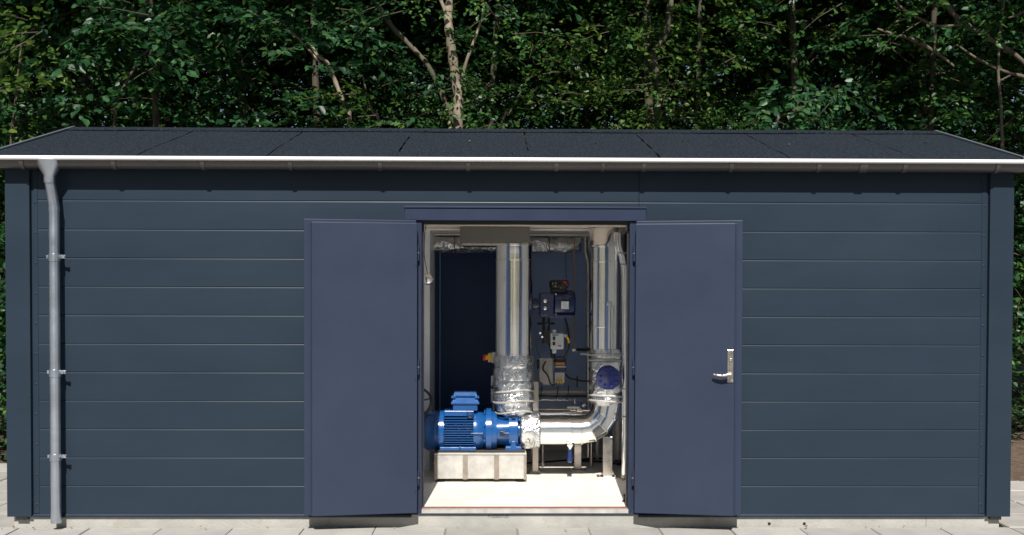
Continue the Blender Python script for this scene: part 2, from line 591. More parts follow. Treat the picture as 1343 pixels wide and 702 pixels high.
def felt_sheet(x0, x1, front, lift):
    """one strip of felt with a slightly wandering edge and a sagging drip edge"""
    mb = MB()
    ny, nx = 12, 8
    e0 = [rng.uniform(-.006, .006) for _ in range(ny + 1)]
    nz = lambda x, y: 0.004 * noise.noise(Vector((x * 3, y * 3, 1.7)))
    top, bot = [], []
    for j in range(ny + 1):
        t = j / ny
        for i in range(nx + 1):
            s = i / nx
            x = x0 + (x1 - x0) * s + (e0[j] if 0 < i < nx else e0[j] * (x0 > RX0 + .01 if i == 0 else x1 < RX1 - .01))
            y = (EY0 - 0.004 * noise.noise(Vector((x * 9, 0, 0)))) * (1 - t) + RY * t
            z = EZ + (RZ - EZ) * t + nz(x, y) + lift * s
            if j == 0:
                z += 0.006 * noise.noise(Vector((x * 7, 5, 0))) - 0.006
            if not front:
                y = 2 * RY - y
            top.append((x, y, z))
            bot.append((x, y, z - 0.012))
    n = len(top)
    fs = []
    for j in range(ny):
        for i in range(nx):
            a = j * (nx + 1) + i
            q = (a, a + 1, a + nx + 2, a + nx + 1)
            fs += [q, tuple(k + n for k in reversed(q))]
    edge = [i for i in range(nx + 1)] + [j * (nx + 1) + nx for j in range(1, ny + 1)] + [ny * (nx + 1) + i for i in range(nx - 1, -1, -1)] + [j * (nx + 1) for j in range(ny - 1, 0, -1)]
    for k in range(len(edge)):
        a, b = edge[k], edge[(k + 1) % len(edge)]
        fs.append((a, a + n, b + n, b))
    return mb.add(top + bot, fs)


for front in (True, False):
    for k in range(len(seams) - 1):
        felt_sheet(seams[k] + (0.0045 if k else 0), seams[k + 1] - (0.0045 if k < 7 else 0), front, 0.0).build('felt_sheet', M['felt'], roof, 30)
# ridge cap strip
rc = MB()
rings = []
for i in range(61):
    x = RX0 + (RX1 - RX0) * i / 60
    d = 0.004 * noise.noise(Vector((x * 2.2, 3, 3)))
    yy = [-0.16, -0.06, 0, 0.06, 0.16]
    up = [(x, RY + y + d * 2, RZ + 0.016 - abs(y) * math.tan(slope) + d) for y in yy]
    lo = [(x, RY + y + d * 2, RZ + 0.006 - abs(y) * math.tan(slope) + d) for y in reversed(yy)]
    rings.append(up + lo)
rc.rings(rings).build('ridge_cap', M['felt'], roof, 30)
for x0, x1 in ((RX0 - 0.012, RX0 + 0.014), (RX1 - 0.014, RX1 + 0.012)):
    for sg in (1, -1):
        y0 = EY0 if sg == 1 else EY1
        poly = [(y0, EZ + 0.012), (RY, RZ + 0.022), (RY, RZ - 0.10), (y0, EZ - 0.085)]
        MB().prism(poly, 'yz', x0, x1).build('verge_trim', M['verge'], roof, 0, 0.003)
# eave board behind the gutter
MB().box(RX0 + 0.02, RX1 - 0.02, -0.062, -0.04, EZ - 0.10, EZ - 0.026).build('eave_board', M['panel'], roof, 0)

# ---- gutter: half round with a rolled bead
gy, gr = -0.108, 0.060
gz = wz(207, gy - gr)              # top of the bead
gx0, gx1 = RX0 - 0.015, RX1 + 0.015
out, inn = [], []
for i in range(17):
    a = R(180 + 180 * i / 16)
    out.append((gy + gr * math.cos(a), gz - 0.014 + 1.12 * gr * math.sin(a)))
    inn.append((gy + (gr - .003) * math.cos(a), gz - 0.014 + 1.12 * (gr - .003) * math.sin(a)))
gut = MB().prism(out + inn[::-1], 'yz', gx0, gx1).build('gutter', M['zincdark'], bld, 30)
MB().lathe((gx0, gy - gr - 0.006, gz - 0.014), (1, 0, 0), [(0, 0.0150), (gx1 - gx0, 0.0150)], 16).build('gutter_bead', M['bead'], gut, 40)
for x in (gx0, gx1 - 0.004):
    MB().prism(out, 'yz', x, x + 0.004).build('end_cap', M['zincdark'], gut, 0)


def gutter_band(x, w, name):
    o2, i2 = [], []
    for i in range(13):
        a = R(184 + 172 * i / 12)
        o2.append((gy + (gr + .0055) * math.cos(a), gz - 0.016 + 1.12 * (gr + .0055) * math.sin(a)))
        i2.append((gy + (gr + .0005) * math.cos(a), gz - 0.016 + 1.12 * (gr + .0005) * math.sin(a)))
    MB().prism(o2 + i2[::-1], 'yz', x - w / 2, x + w / 2).build(name, M['zincdark'], gut, 30)


for px in (27, 148, 265, 380, 498, 614, 730, 845, 960, 1075, 1188, 1310):
    gutter_band(wx(px, gy - gr, 216), 0.028, 'gutter_bracket')
gutter_band(wx(1134, gy - gr, 216), 0.055, 'gutter_sleeve')
gutter_band(wx(620, gy - gr, 216) + 0.9, 0.02, 'gutter_bracket')

# ---- downpipe with hopper
dx, dy, dr = wx(73, -0.075, 500), -0.085, 0.036
hx = wx(65, -0.12, 220)
hop_z = gz - 0.035
dp = MB().tube([(hx, gy - 0.005, gz - 0.13), (hx, gy - 0.005, gz - 0.17)] + curve([(hx, gy - 0.005, gz - 0.18), (hx + 0.004, gy + 0.002, gz - 0.215), (dx - 0.004, dy - 0.004, gz - 0.305), (dx, dy, gz - 0.345)], 6) + [(dx, dy, gz - 0.36), (dx, dy, -0.085)], dr, 24, False).build('downpipe', M['zinc'], bld, 50)
MB().lathe((hx, gy - 0.012, gz - 0.145), (0, 0, 1), [(-0.035, 0.038), (0.010, 0.038), (0.014, 0.04), (0.085, 0.080), (0.118, 0.084), (0.118, 0.0)], 28, True).build('hopper', M['zinc'], dp, 50)
MB().lathe((dx, dy, gz - 0.375), (0, 0, 1), [(0, 0.0385), (0.03, 0.0385)], 24).build('pipe_socket', M['zinc'], dp, 50)
MB().lathe((dx, dy, -0.0855), (0, 0, 1), [(0, dr - .003), (0.001, dr - 0.003)], 24).build('pipe_mouth', M['black'], dp, 50)
for py in (338, 489.5, 600):
    z = wz(py, dy, 72)
    cl = MB().lathe((dx, dy, z - 0.026), (0, 0, 1), [(0, 0.0385), (0.002, 0.041), (0.05, 0.041), (0.052, 0.0385)], 24).build('pipe_clamp', M['zinc'], dp, 40)
    MB().obox((dx + 0.052, dy + 0.004, z + 0.006), 0.045, 0.004, 0.024).build('clamp_lug', M['zinc'], cl, 0, 0.001)
    MB().obox((dx - 0.047, dy + 0.004, z + 0.006), 0.02, 0.004, 0.02).build('clamp_lug', M['zinc'], cl, 0, 0.001)
    MB().lathe((dx + 0.064, dy, z + 0.006), (0, -1, 0), [(0, 0.011), (0.008, 0.011), (0.011, 0.008)], 6).build('clamp_screw', M['chrome'], cl, 30)
    MB().tube([(dx, dy + 0.03, z), (dx, 0.0, z)], 0.006, 8).build('clamp_stud', M['zinc'], cl, 30)

# ---- door frame
fr = MB().box(DX0 - 0.118, DX1 + 0.112, -0.028, 0.06, DH, DH + 0.088).build('door_frame', M['frame'], bld, 0, 0.004)
MB().prism([(-0.028, DH + 0.0885), (-0.036, DH + 0.0885), (-0.036, DH + 0.094), (0.0, DH + 0.104), (0.0, DH + 0.0885)], 'yz', DX0 - 0.122, DX1 + 0.116).build('head_drip', M['frame'], fr, 0)
for s, x in ((-1, DX0), (1, DX1)):
    a, b = sorted((x, x + s * 0.046))
    MB().box(a, b, -0.010, 0.118, -0.036, DH - 0.001).build('jamb', M['frame'], fr, 0, 0.003)
    a, b = sorted((x + s * 0.0465, x + s * 0.078))
    MB().box(a, b, -0.004, 0.06, -0.036, DH - 0.001).build('jamb_cover', M['frame'], fr, 0, 0.002)
    a, b = sorted((x - s * 0.012, x - s * 0.0005))
    MB().box(a, b, 0.05, 0.075, -0.004, DH - 0.02).build('door_seal', M['black'], fr, 0)
MB().box(DX0 + 0.0005, DX1 - 0.0005, 0.03, 0.11, DH - 0.022, DH - 0.001).build('head_seal', M['black'], fr, 0)
MB().box(DX0 - 0.06, DX1 + 0.06, -0.012, 0.10, -0.0425, -0.033).build('threshold', M['frame'], fr, 0, 0.003)
MB().box(DX0 + 0.001, DX1 - 0.001, -0.010, 0.035, -0.0325, -0.005).build('threshold_plate', M['galv'], fr, 0)
MB().box(DX0 + 0.002, DX1 - 0.002, 0.036, 0.050, -0.0325, 0.004).build('threshold_seal', M['rust'], fr, 0, 0.003)

# ---- door leaves, swung right round against the wall
keep = []
for s, hxp, wid, ang, lab in ((-1, DX0 - 0.030, 0.775, 9.5, 'left door leaf, without a handle on the side seen'), (1, DX1 + 0.036, 0.735, 9.5, 'right door leaf with steel lever handle')):
    T = Matrix.Translation((hxp, -0.068, 0.004)) @ Matrix.Rotation(-s * R(ang), 4, 'Z')

    def leaf(mb):
        mb.v = [tuple(T @ Vector((s * x, y, z))) for x, y, z in mb.v]
        return mb
    z1 = DH - 0.005
    d = leaf(MB().box(0.0, wid - 0.052, -0.024, 0.026, -0.02, z1 - 0.022)).build('door', M['door'], bld, 0, 0.004)
    d['label'] = lab
    leaf(MB().box(0.002, wid, 0.0265, 0.044, -0.022, z1)).build('rebate_plate', M['door'], d, 0, 0.003)
    leaf(MB().box(wid - 0.0515, wid - 0.040, -0.012, 0.026, -0.018, z1 - 0.024)).build('edge_strip', M['frame'], d, 0, 0.002)
    for k, z in enumerate((0.22, 1.00, 1.80)):
        leaf(MB().tube([(-0.012, 0.03, z - 0.055), (-0.012, 0.03, z + 0.055)], 0.0095, 12)).build('hinge', M['frame'], d, 30)
        leaf(MB().tube([(-0.012, 0.03, z - 0.004), (-0.012, 0.03, z + 0.004)], 0.0105, 12)).build('hinge_ring', M['satin'], d, 30)
        leaf(MB().lathe((0.012, -0.0245, z - 0.09), (0, -1, 0), [(0, 0.006), (0.001, 0.006)], 10)).build('plug', M['black'], d, 30)
    if s == 1:
        hx0 = wid - 0.052 - 0.029
        hz = 0.962
        pz0, pz1 = hz - 0.055, hz + 0.172
        leaf(MB().box(hx0 - 0.020, hx0 + 0.020, -0.0315, -0.0245, pz0, pz1)).build('handle_plate', M['satin'], d, 0, 0.002)
        h = leaf(MB().lathe((hx0, -0.0315, hz), (0, -1, 0), [(0, 0.014), (0.012, 0.013), (0.014, 0.0105), (0.042, 0.0105)], 16)).build('handle', M['satin'], d, 40)
        pts = [(hx0 + 0.004, -0.066, hz + 0.002), (hx0 - 0.02, -0.070, hz), (hx0 - 0.06, -0.070, hz - 0.006), (hx0 - 0.10, -0.066, hz - 0.001), (hx0 - 0.118, -0.062, hz + 0.003)]
        leaf(MB().tube(curve(pts, 6), [0.012] * 6 + [0.0115] * 6 + [0.010] * 6 + [0.008] * 6 + [0.006], 14)).build('lever', M['satin'], h, 40)
        leaf(MB().lathe((hx0, -0.0315, hz + 0.105), (0, -1, 0), [(0, 0.010), (0.010, 0.010), (0.012, 0.007)], 14)).build('lock_cylinder', M['chrome'], d, 40)
        leaf(MB().obox((hx0, -0.037, hz + 0.086), 0.010, 0.010, 0.03)).build('lock_body', M['chrome'], d, 0, 0.004)
        for zz in (pz0 + 0.012, pz1 - 0.012):
            for q in (-0.011, 0.011):
                leaf(MB().lathe((hx0 + q, -0.0315, zz), (0, -1, 0), [(0, 0.005), (0.003, 0.004)], 10)).build('screw', M['chrome'], d, 40)
        leaf(MB().box(wid + 0.0005, wid + 0.005, 0.03, 0.042, 1.03, 1.06)).build('latch', M['black'], d, 0)

# ---- interior shell
MB().box(XL + 0.084, XR - 0.084, 0.10, YB - 0.105, -0.043, 0.0).build('floor', M['floor'], bld, 0)
back_y = YB - 0.105
for i in range(7):
    a = XL + 0.1 + i * 1.0
    MB().box(a, min(a + 0.994, XR - 0.1), back_y - 0.012, back_y - 0.0005, 0.07, 2.05).build('inner_wall_panel', M['inner'], bld, 0, 0.004)
MB().box(XL + 0.1, XR - 0.1, back_y - 0.03, back_y - 0.0005, 0.001, 0.066).build('skirting', M['galv'], bld, 0, 0.003)
CZ = 2.062
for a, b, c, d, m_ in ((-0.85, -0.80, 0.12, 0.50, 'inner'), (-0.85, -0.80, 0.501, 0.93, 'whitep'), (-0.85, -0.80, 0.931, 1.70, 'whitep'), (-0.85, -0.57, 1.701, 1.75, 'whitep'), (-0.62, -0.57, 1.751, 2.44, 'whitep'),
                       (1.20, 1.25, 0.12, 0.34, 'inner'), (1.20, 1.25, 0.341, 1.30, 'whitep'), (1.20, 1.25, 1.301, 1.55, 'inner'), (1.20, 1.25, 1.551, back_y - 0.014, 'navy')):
    MB().box(a, b, c, d, 0.001, CZ - 0.002).build('partition_wall', M[m_], bld, 0, 0.003)  # panels out of view added, coloured for bounce light and stripes mirrored in pipes
for yy in (1.46, 2.30):
    MB().box(-0.79, 1.0, yy, yy + 0.035, CZ - 0.016, CZ - 0.0005).build('ceiling_batten', M['whitep'], bld, 0, 0.003)
y = 0.12
pw = [0.34, 0.36, 0.40, 0.36, 0.42, 0.42, 0.36, 0.2]
for i, w in enumerate(pw):
    y1 = min(y + w, back_y - 0.002)
    sk = lambda yy: 0.99 + (1.17 - 0.99) * (yy - 0.4) / 2.6
    MB().prism([(XL + 0.1, y + 0.004), (sk(y), y + 0.004), (sk(y1), y1 - 0.006), (XL + 0.1, y1 - 0.006)], 'xy', CZ + 0.003 * (i % 2), CZ + 0.03).build('ceiling_board', M['ceiling'], bld, 0, 0.004)
    y = y1
MB().prism([(sk(0.12) + 0.001, 0.12), (sk(0.12) + 0.03, 0.12), (sk(2.98) + 0.03, 2.98), (sk(2.98) + 0.001, 2.98)], 'xy', CZ - 0.02, CZ + 0.06).build('ceiling_trim', M['galv'], bld, 0, 0.003)

# ------------------------------------------------------------------ inside the plant room
PY = 1.33                      # common plane of pump and main pipes


def wob(amp, f, seed, fz=None):
    return lambda t, a: amp * noise.noise(Vector((math.cos(a) * f, math.sin(a) * f, t * (fz or f * 6) + seed)))


def sheet(seed):
    """slight unevenness of rolled sheet metal round a pipe"""
    return lambda t, a: 0.0020 * noise.noise(Vector((math.cos(a) * 3.6 + seed, math.sin(a) * 3.6, t * 0.5))) + 0.0009 * noise.noise(Vector((math.cos(a) * 8 + seed, math.sin(a) * 8, t * 0.3)))


# dark cabinet
cx0, cx1, cy0 = wx(568.5, 2.5), wx(668, 2.5), 2.5
cab = thing('steel_cabinet', ((cx0 + cx1) / 2, 2.72, 0), 'tall dark navy steel cabinet against the back wall, left of the thick riser pipe', 'cabinet')
MB().box(cx0 + 0.055, cx1, cy0, 2.95, 0.05, 1.94).build('body', M['navy'], cab, 0, 0.006)
MB().box(cx0 + 0.065, cx1 - 0.01, cy0 - 0.018, cy0 - 0.001, 0.07, 1.92).build('door', M['navy'], cab, 0, 0.005)
MB().box(cx0, cx0 + 0.05, cy0 - 0.04, 2.95, 0.05, 1.94).build('side_rail', M['navy'], cab, 0, 0.004)
for px in (569.2, 576.5):
    MB().box(wx(px, 2.46), wx(px, 2.46) + 0.007, cy0 - 0.052, cy0 - 0.041 + (0.02 if px > 570 else 0), 0.06, 1.93).build('lit_edge_strip', M['inner'], cab, 0, 0.001)  # pale strips painted in for the light catching the cabinet edges
MB().box(cx0 + 0.03, cx1 - 0.03, cy0 + 0.03, 2.9, 0.0, 0.049).build('kick_plate', M['black'], cab, 0)
MB().obox((cx1 - 0.20, cy0 - 0.022, wz(454, 2.48)), 0.05, 0.008, 0.012).build('door_handle', M['black'], cab, 0, 0.002)

# hand wheel valve by the left jamb
hw = W(547.5, 527, 1.25)
valve = thing('hand_wheel_valve', (hw.x, 1.9, hw.z - 0.1), 'black spoked hand wheel half hidden by the left door jamb', 'valve')
MB().tube(arc(hw, sz(18, 1.25), 0, 360, 40), 0.0105, 10, False).build('wheel_rim', M['black'], valve, 50)
for k in range(5):
    a = R(14 + 72 * k)
    MB().tube([hw + Vector((0, 0.012, 0)), hw + Vector((math.cos(a), 0, math.sin(a))) * sz(18, 1.25)], 0.006, 8).build('spoke', M['black'], valve, 40)
MB().lathe(hw + Vector((0, -0.012, 0)), (0, 1, 0), [(0, 0.018), (0.03, 0.02), (0.032, 0.009), (0.55, 0.009)], 14).build('stem', M['satin'], valve, 40)
MB().lathe(hw + Vector((0, 0.5, 0)), (0, 1, 0), [(0, 0.03), (0.04, 0.045), (0.10, 0.05), (0.2, 0.06)], 20).build('valve_bonnet', M['pump'], valve, 40)
# chrome ball on a cable
bl = W(560.5, 366, 0.9)
ball = thing('hanging_ball', (bl.x, 0.9, bl.z), 'small chrome ball hanging on a thin cable inside the left jamb', 'ball')
MB().lathe(bl, (0, 0, 1), [(-0.048 * math.cos(R(9 * k)), max(0.0006, 0.048 * math.sin(R(9 * k)))) for k in range(21)], 28).build('ball', M['chrome'], ball, 60)
MB().tube(curve([W(560.5, 358, 0.9), W(556.5, 335, 0.9), W(557, 310, 0.9), W(559, 292, 0.9)], 6), 0.003, 6).build('cable', M['black'], ball, 40)
MB().lathe(bl, (1, -0.3, -0.05), [(0.042, 0.012), (0.054, 0.010), (0.056, 0.004)], 10).build('ball_cap', M['satin'], ball, 40)

# foil wrapped pipe under the ceiling
fy = 2.35
fa, fb = W(556, 320, fy), W(762, 322, fy)
fz0 = (fa.z + fb.z) / 2
L_ = fb.x - fa.x
fo = thing('ceiling_pipe', ((fa.x + fb.x) / 2, fy, fz0), 'foil-wrapped horizontal pipe hung under the beige ceiling at the back', 'pipe')
prof = [(L_ * i / 110, 0.068 + 0.009 * abs(math.sin(i * 0.31)) ** 0.5 - (0.012 if i % 22 == 0 else 0)) for i in range(111)]
MB().lathe((fa.x, fy, fz0), (1, 0, 0), prof, 36, True, wob(0.016, 1.6, 3.1, 11)).build('foil_jacket', M['foil'], fo, 60)
for t in (0.2, 0.62, 0.8):
    MB().lathe((fa.x + L_ * t, fy, fz0), (1, 0, 0), [(0, 0.081), (0.022, 0.081)], 30).build('strap', M['satin'], fo, 40)
MB().tube([(fa.x + 0.3, fy, fz0 + 0.06), (fa.x + 0.3, fy, 2.062)], 0.006, 8).build('hanger', M['satin'], fo, 40)
MB().tube([(fb.x - 0.2, fy, fz0 + 0.06), (fb.x - 0.2, fy, 2.062)], 0.006, 8).build('hanger', M['satin'], fo, 40)

# grey duct box over the riser
du0, du1 = W(603.5, 318, 1.16), W(695, 318, 1.16)
duct = thing('ceiling_duct', ((du0.x + du1.x) / 2, 1.35, du0.z), 'dark grey sheet metal duct box under the ceiling above the riser pipe', 'duct')
MB().box(du0.x, du1.x, 1.16, 1.62, du0.z, 2.060).build('housing', M['greyduct'], duct, 0, 0.006)
MB().box(du0.x + 0.01, du1.x - 0.01, 1.20, 1.60, du0.z - 0.022, du0.z - 0.0005).build('bottom_flange', M['satin'], duct, 0, 0.003)
MB().box((du0.x + du1.x) / 2 - 0.012, (du0.x + du1.x) / 2 - 0.006, 1.156, 1.1595, du0.z + 0.06, 2.055).build('seam', M['greyduct'], duct, 0)

# ---- thick stainless riser
rp = W(674, 400, PY)
rr = sz(24.3, PY)
z_top, z_clad, z_bot = du0.z - 0.024, wz(467, PY - rr), wz(547, PY)
ris = thing('thick_riser_pipe', (rp.x, PY, z_bot), 'thick shiny stainless clad riser pipe with silver quilted jacket above the blue pump', 'pipe')
MB().lathe((rp.x, PY, z_clad), (0, 0, 1), [((wz(341, PY - rr) - z_clad) * q / 12, rr) for q in range(13)], 128, True, sheet(1)).build('cladding', M['stainless'], ris, 40)
zt = wz(341, PY - rr)
MB().lathe((rp.x, PY, zt + 0.002), (0, 0, 1), [(0, rr * 0.985), (wz(322, PY - rr) - zt, rr * 0.985), (wz(320, PY - rr) - zt, rr * 1.0), (z_top - zt - 0.002, rr * 0.93)], 64).build('upper_cladding', M['stainless'], ris, 40)
for z, q in ((zt - 0.004, 1.012), (z_clad - 0.002, 1.016), (wz(322, PY - rr), 1.01)):
    MB().lathe((rp.x, PY, z), (0, 0, 1), [(0, rr * q - 0.003), (0.003, rr * q + 0.001), (0.009, rr * q + 0.001), (0.012, rr * q - 0.003)], 64).build('seam_bead', M['stainless'], ris, 40)
n = 90
prof = []
for i in range(n + 1):
    t = i / n
    r_ = rr * 1.03 + 0.010 * abs(math.sin(t * math.pi * 5.0)) ** 0.7
    if t < 0.30:
        r_ *= (1 - (1 - t / 0.30) ** 2.4 * 0.48)
    prof.append(((z_clad - z_bot) * t, r_))
MB().lathe((rp.x, PY, z_bot), (0, 0, 1), prof, 72, True, wob(0.011, 2.6, 7.7, 18)).build('quilted_jacket', M['foil'], ris, 70)
for py in (514, 528, 542):
    z = wz(py, PY - rr)
    b0 = [Vector((rp.x + (rr * 1.09 if py < 540 else rr * 0.98) * math.sin(R(a)), PY - (rr * 1.09 if py < 540 else rr * 0.98) * math.cos(R(a)), z + 0.012 * math.sin(R(a * 2 + 40)))) for a in range(-88, 89, 8)]
    MB().tube(b0, 0.0075, 6).build('jacket_strap', M['galv'], ris, 50)
    MB().obox(Vector((rp.x - 0.005, PY - rr * 1.13, z)), 0.03, 0.012, 0.022).build('buckle', M['chrome'], ris, 0, 0.003)
MB().lathe((rp.x, PY, z_bot - 0.075), (0, 0, 1), [(0, 0.062), (0.05, 0.062), (0.052, 0.10), (0.085, 0.10)], 28).build('lower_flange', M['pump'], ris, 40)

# ---- pump on its base box
px_ = lambda p: wx(p, PY, 565)
pz = wz(565, PY)
fl_y0 = 1.11
base = thing('pump_base', (px_(630), PY, 0), 'pale galvanised steel base box on round feet carrying the blue pump', 'base')
bx0, bx1 = wx(569.5, fl_y0, 610), wx(690.5, fl_y0, 610)
bz0, bz1 = wz(629, fl_y0), wz(596, fl_y0)
MB().box(bx0 + 0.006, bx1 - 0.006, fl_y0 + 0.005, 1.60, bz0 + 0.004, bz1 - 0.004).build('housing', M['galv'], base, 0, 0.004)
MB().box(bx0, bx1, fl_y0 - 0.002, 1.605, bz1 - 0.0035, bz1 + 0.006).build('top_plate', M['galv'], base, 0, 0.002)
for p0, p1 in ((569.5, 573), (607, 613.5), (648, 654.5), (687, 690.5)):
    MB().box(wx(p0, fl_y0, 610), wx(p1, fl_y0, 610), fl_y0 - 0.001, fl_y0 + 0.0045, bz0, bz1 - 0.006).build('strip', M['strip'], base, 0)
for x in (bx0 + 0.05, bx1 - 0.05):
    for yy in (fl_y0 + 0.05, 1.54):
        MB().lathe((x, yy, 0.0), (0, 0, 1), [(0, 0.04), (0.008, 0.04), (0.012, 0.014), (bz0 + 0.006, 0.012)], 20).build('foot', M['black'], base, 40)
MB().box(px_(569) + 0.015, px_(688), PY - 0.16, PY + 0.16, bz1 + 0.0065, bz1 + 0.022).build('rail_plate', M['plate'], base, 0, 0.002)
ptop = bz1 + 0.0222

pump = thing('water_pump', (px_(620), PY, ptop), 'glossy blue electric pump with finned motor and terminal box on the base box', 'pump')
o = Vector((0, PY, pz))
ax = (1, 0, 0)


def along(p0, prof, nm, n=40, m='pump', sm=35):
    return MB().lathe((px_(p0), PY, pz), ax, prof, n).build(nm, M[m], pump, sm)


k = 1 / 159.5
RM = 26.5 * k
along(554.5, [(0, 0.03), (0.0, RM * 0.72), (4 * k, RM * 0.93), (8 * k, RM), (16 * k, RM), (17 * k, RM * 1.03), (18 * k, RM), (28 * k, RM)], 'fan_cover')
along(582.5, [(0, RM * 0.86), (40 * k, RM * 0.86)], 'motor_core')
fins = MB()
nf = 17
for i in range(nf):
    z = -RM * 0.93 + 2 * RM * 0.93 * i / (nf - 1)
    hw_ = math.sqrt(max(0.0004, (RM * 1.02) ** 2 - z * z))
    fins.box(px_(583), px_(621.5), PY - hw_, PY + hw_, pz + z - 0.0032, pz + z + 0.0032)
tag(fins.build('cooling_fins', M['pump'], pump, 0), kind='stuff')
for p in (603, 614):
    for dz in (-5.5, 5.5):
        MB().lathe((px_(p), PY - RM * 0.97, pz + dz * k), (0, -1, 0), [(0, 0.006), (0.012, 0.006)], 8).build('bolt', M['pump'], pump, 30)
along(621.5, [(0, RM * 0.98), (6 * k, RM), (11 * k, RM * 0.90), (16 * k, RM * 0.86), (16.2 * k, RM * 1.12), (23 * k, RM * 1.12), (23.2 * k, RM * 0.98), (30 * k, RM * 0.94), (30.2 * k, RM * 0.70), (46 * k, RM * 0.74), (46.2 * k, RM * 0.98), (57 * k, RM * 0.98), (58 * k, RM * 0.9), (58.2 * k, RM * 0.5), (62 * k, RM * 0.5)], 'coupling_housing')
MB().obox((px_(659), PY - RM * 0.705, pz - 0.005), 0.045, 0.03, 0.035).build('coupling_window', M['black'], pump, 0, 0.006)
MB().obox((px_(626), PY - RM * 0.99, pz - 0.003), 0.10, 0.03, 0.012).obox((px_(664), PY - RM * 0.76, pz - 0.004), 0.055, 0.05, 0.011).build('housing_rib', M['pump'], pump, 0, 0.003)
for a in range(0, 360, 45):
    c = Vector((px_(636.5), PY + math.cos(R(a + 22)) * RM * 1.02, pz + math.sin(R(a + 22)) * RM * 1.02))
    MB().lathe(c, (-1, 0, 0), [(0, 0.010), (0.010, 0.010)], 6).build('bolt', M['pump'], pump, 20)
# saddle, terminal box and lid
MB().box(px_(583), px_(622), PY - 0.10, PY + 0.10, pz + RM * 0.80, pz + RM * 1.05).build('saddle', M['pump'], pump, 0, 0.006)
tb0, tb1 = px_(594.5), px_(626.5)
tz0, tz1, tz2, tz3 = pz + RM * 1.05, wz(530.5, PY - .1), wz(522, PY - .1), wz(514, PY - .1)
MB().box(tb0, tb1, PY - 0.10, PY + 0.10, tz0 + 0.0005, tz1).build('terminal_box', M['pump'], pump, 0, 0.006)
lid = MB()
e = 0.016
lid.rings([[(tb0 - e, PY - .115, tz1 + .0005), (tb1 + e, PY - .115, tz1 + .0005), (tb1 + e, PY + .115, tz1 + .0005), (tb0 - e, PY + .115, tz1 + .0005)],
           [(tb0 - e, PY - .115, tz1 + .012), (tb1 + e, PY - .115, tz1 + .012), (tb1 + e, PY + .115, tz1 + .012), (tb0 - e, PY + .115, tz1 + .012)],
           [(tb0 + .012, PY - .085, tz2), (tb1 - .012, PY - .085, tz2), (tb1 - .012, PY + .085, tz2), (tb0 + .012, PY + .085, tz2)]])
lid.build('terminal_box_base', M['pump'], pump, 0, 0.004)
lid = MB()
lid.rings([[(tb0 + .014, PY - .08, tz2 + .0005), (tb1 - .014, PY - .08, tz2 + .0005), (tb1 - .014, PY + .08, tz2 + .0005), (tb0 + .014, PY + .08, tz2 + .0005)],
           [(tb0 + .002, PY - .095, tz2 + .014), (tb1 - .002, PY - .095, tz2 + .014), (tb1 - .002, PY + .095, tz2 + .014), (tb0 + .002, PY + .095, tz2 + .014)],
           [(tb0 + .012, PY - .085, tz3), (tb1 - .012, PY - .085, tz3), (tb1 - .012, PY + .085, tz3), (tb0 + .012, PY + .085, tz3)]])
lid.build('terminal_box_lid', M['pump'], pump, 0, 0.004)
MB().tube([(tb0 - 0.012, PY - 0.1, tz2 + .006), (tb0 + 0.02, PY - 0.1, tz2 + .006)], 0.012, 10).tube([(tb1 - 0.02, PY - 0.1, tz2 + .006), (tb1 + 0.012, PY - 0.1, tz2 + .006)], 0.012, 10).build('cable_gland', M['pump'], pump, 30)
MB().tube(arc((px_(617), PY - RM * 0.85, pz + RM * 0.88), 0.022, 0, 360, 16), 0.007, 8, False).build('lifting_eye', M['darkblue'], pump, 50)
# feet
for p0, p1 in ((578, 604), (604.5, 625)):
    MB().box(px_(p0), px_(p1), PY - RM * 1.02, PY + RM * 1.02, ptop, ptop + 0.028).build('motor_foot', M['pump'], pump, 0, 0.005)
MB().box(px_(590), px_(618), PY - RM * 0.82, PY + RM * 0.82, ptop + 0.0285, pz - RM * 0.75).build('motor_pedestal', M['pump'], pump, 0, 0.006)
MB().prism([(px_(662), ptop), (px_(684), ptop), (px_(683), ptop + 0.03), (px_(677), ptop + 0.03), (px_(675), ptop + 0.075), (px_(671), ptop + 0.075), (px_(669), ptop + 0.03), (px_(663), ptop + 0.03)], 'xz', PY - RM * 0.92, PY + RM * 0.92).build('pump_foot', M['pump'], pump, 0, 0.004)

# ---- suction pipe with mitred elbow, foil valve jacket and upper riser
sp = thing('elbow_pipe', (px_(795), PY, 0), 'stainless pipe from the pump turning up in a segmented elbow on the right', 'pipe')
hz_, hr = wz(564, PY), sz(19.2, PY)
jx0, jx1 = px_(681.5), px_(708.5)
n = 40
prof = [((jx1 - jx0) * i / n, 24 * k * (0.86 + 0.14 * min(1, i / 4, (n - i) / 3) ** 0.5) ) for i in range(n + 1)]
MB().lathe((jx0, PY, hz_), ax, prof, 60, True, wob(0.012, 3.4, 1.2, 9)).build('flange_jacket', M['foil'], sp, 70)
vx_ = wx(795, PY, 500)
bend = 0.205
bc = Vector((vx_ - bend, PY, hz_ + bend))
MB().lathe((jx1 - 0.02, PY, hz_), ax, [((bc.x - jx1 + 0.02 - 0.085) * q / 6, hr) for q in range(7)], 120, True, sheet(9)).build('horizontal_pipe', M['stainless'], sp, 40)
MB().lathe((bc.x - 0.083, PY, hz_), ax, [(0, hr * 0.99), (0.083, hr * 0.99)], 56).build('pipe_piece', M['stainless'], sp, 40)
MB().lathe((bc.x - 0.088, PY, hz_), ax, [(0, hr), (0.002, hr + .004), (0.007, hr + .004), (0.009, hr)], 56).build('seam_bead', M['stainless'], sp, 40)


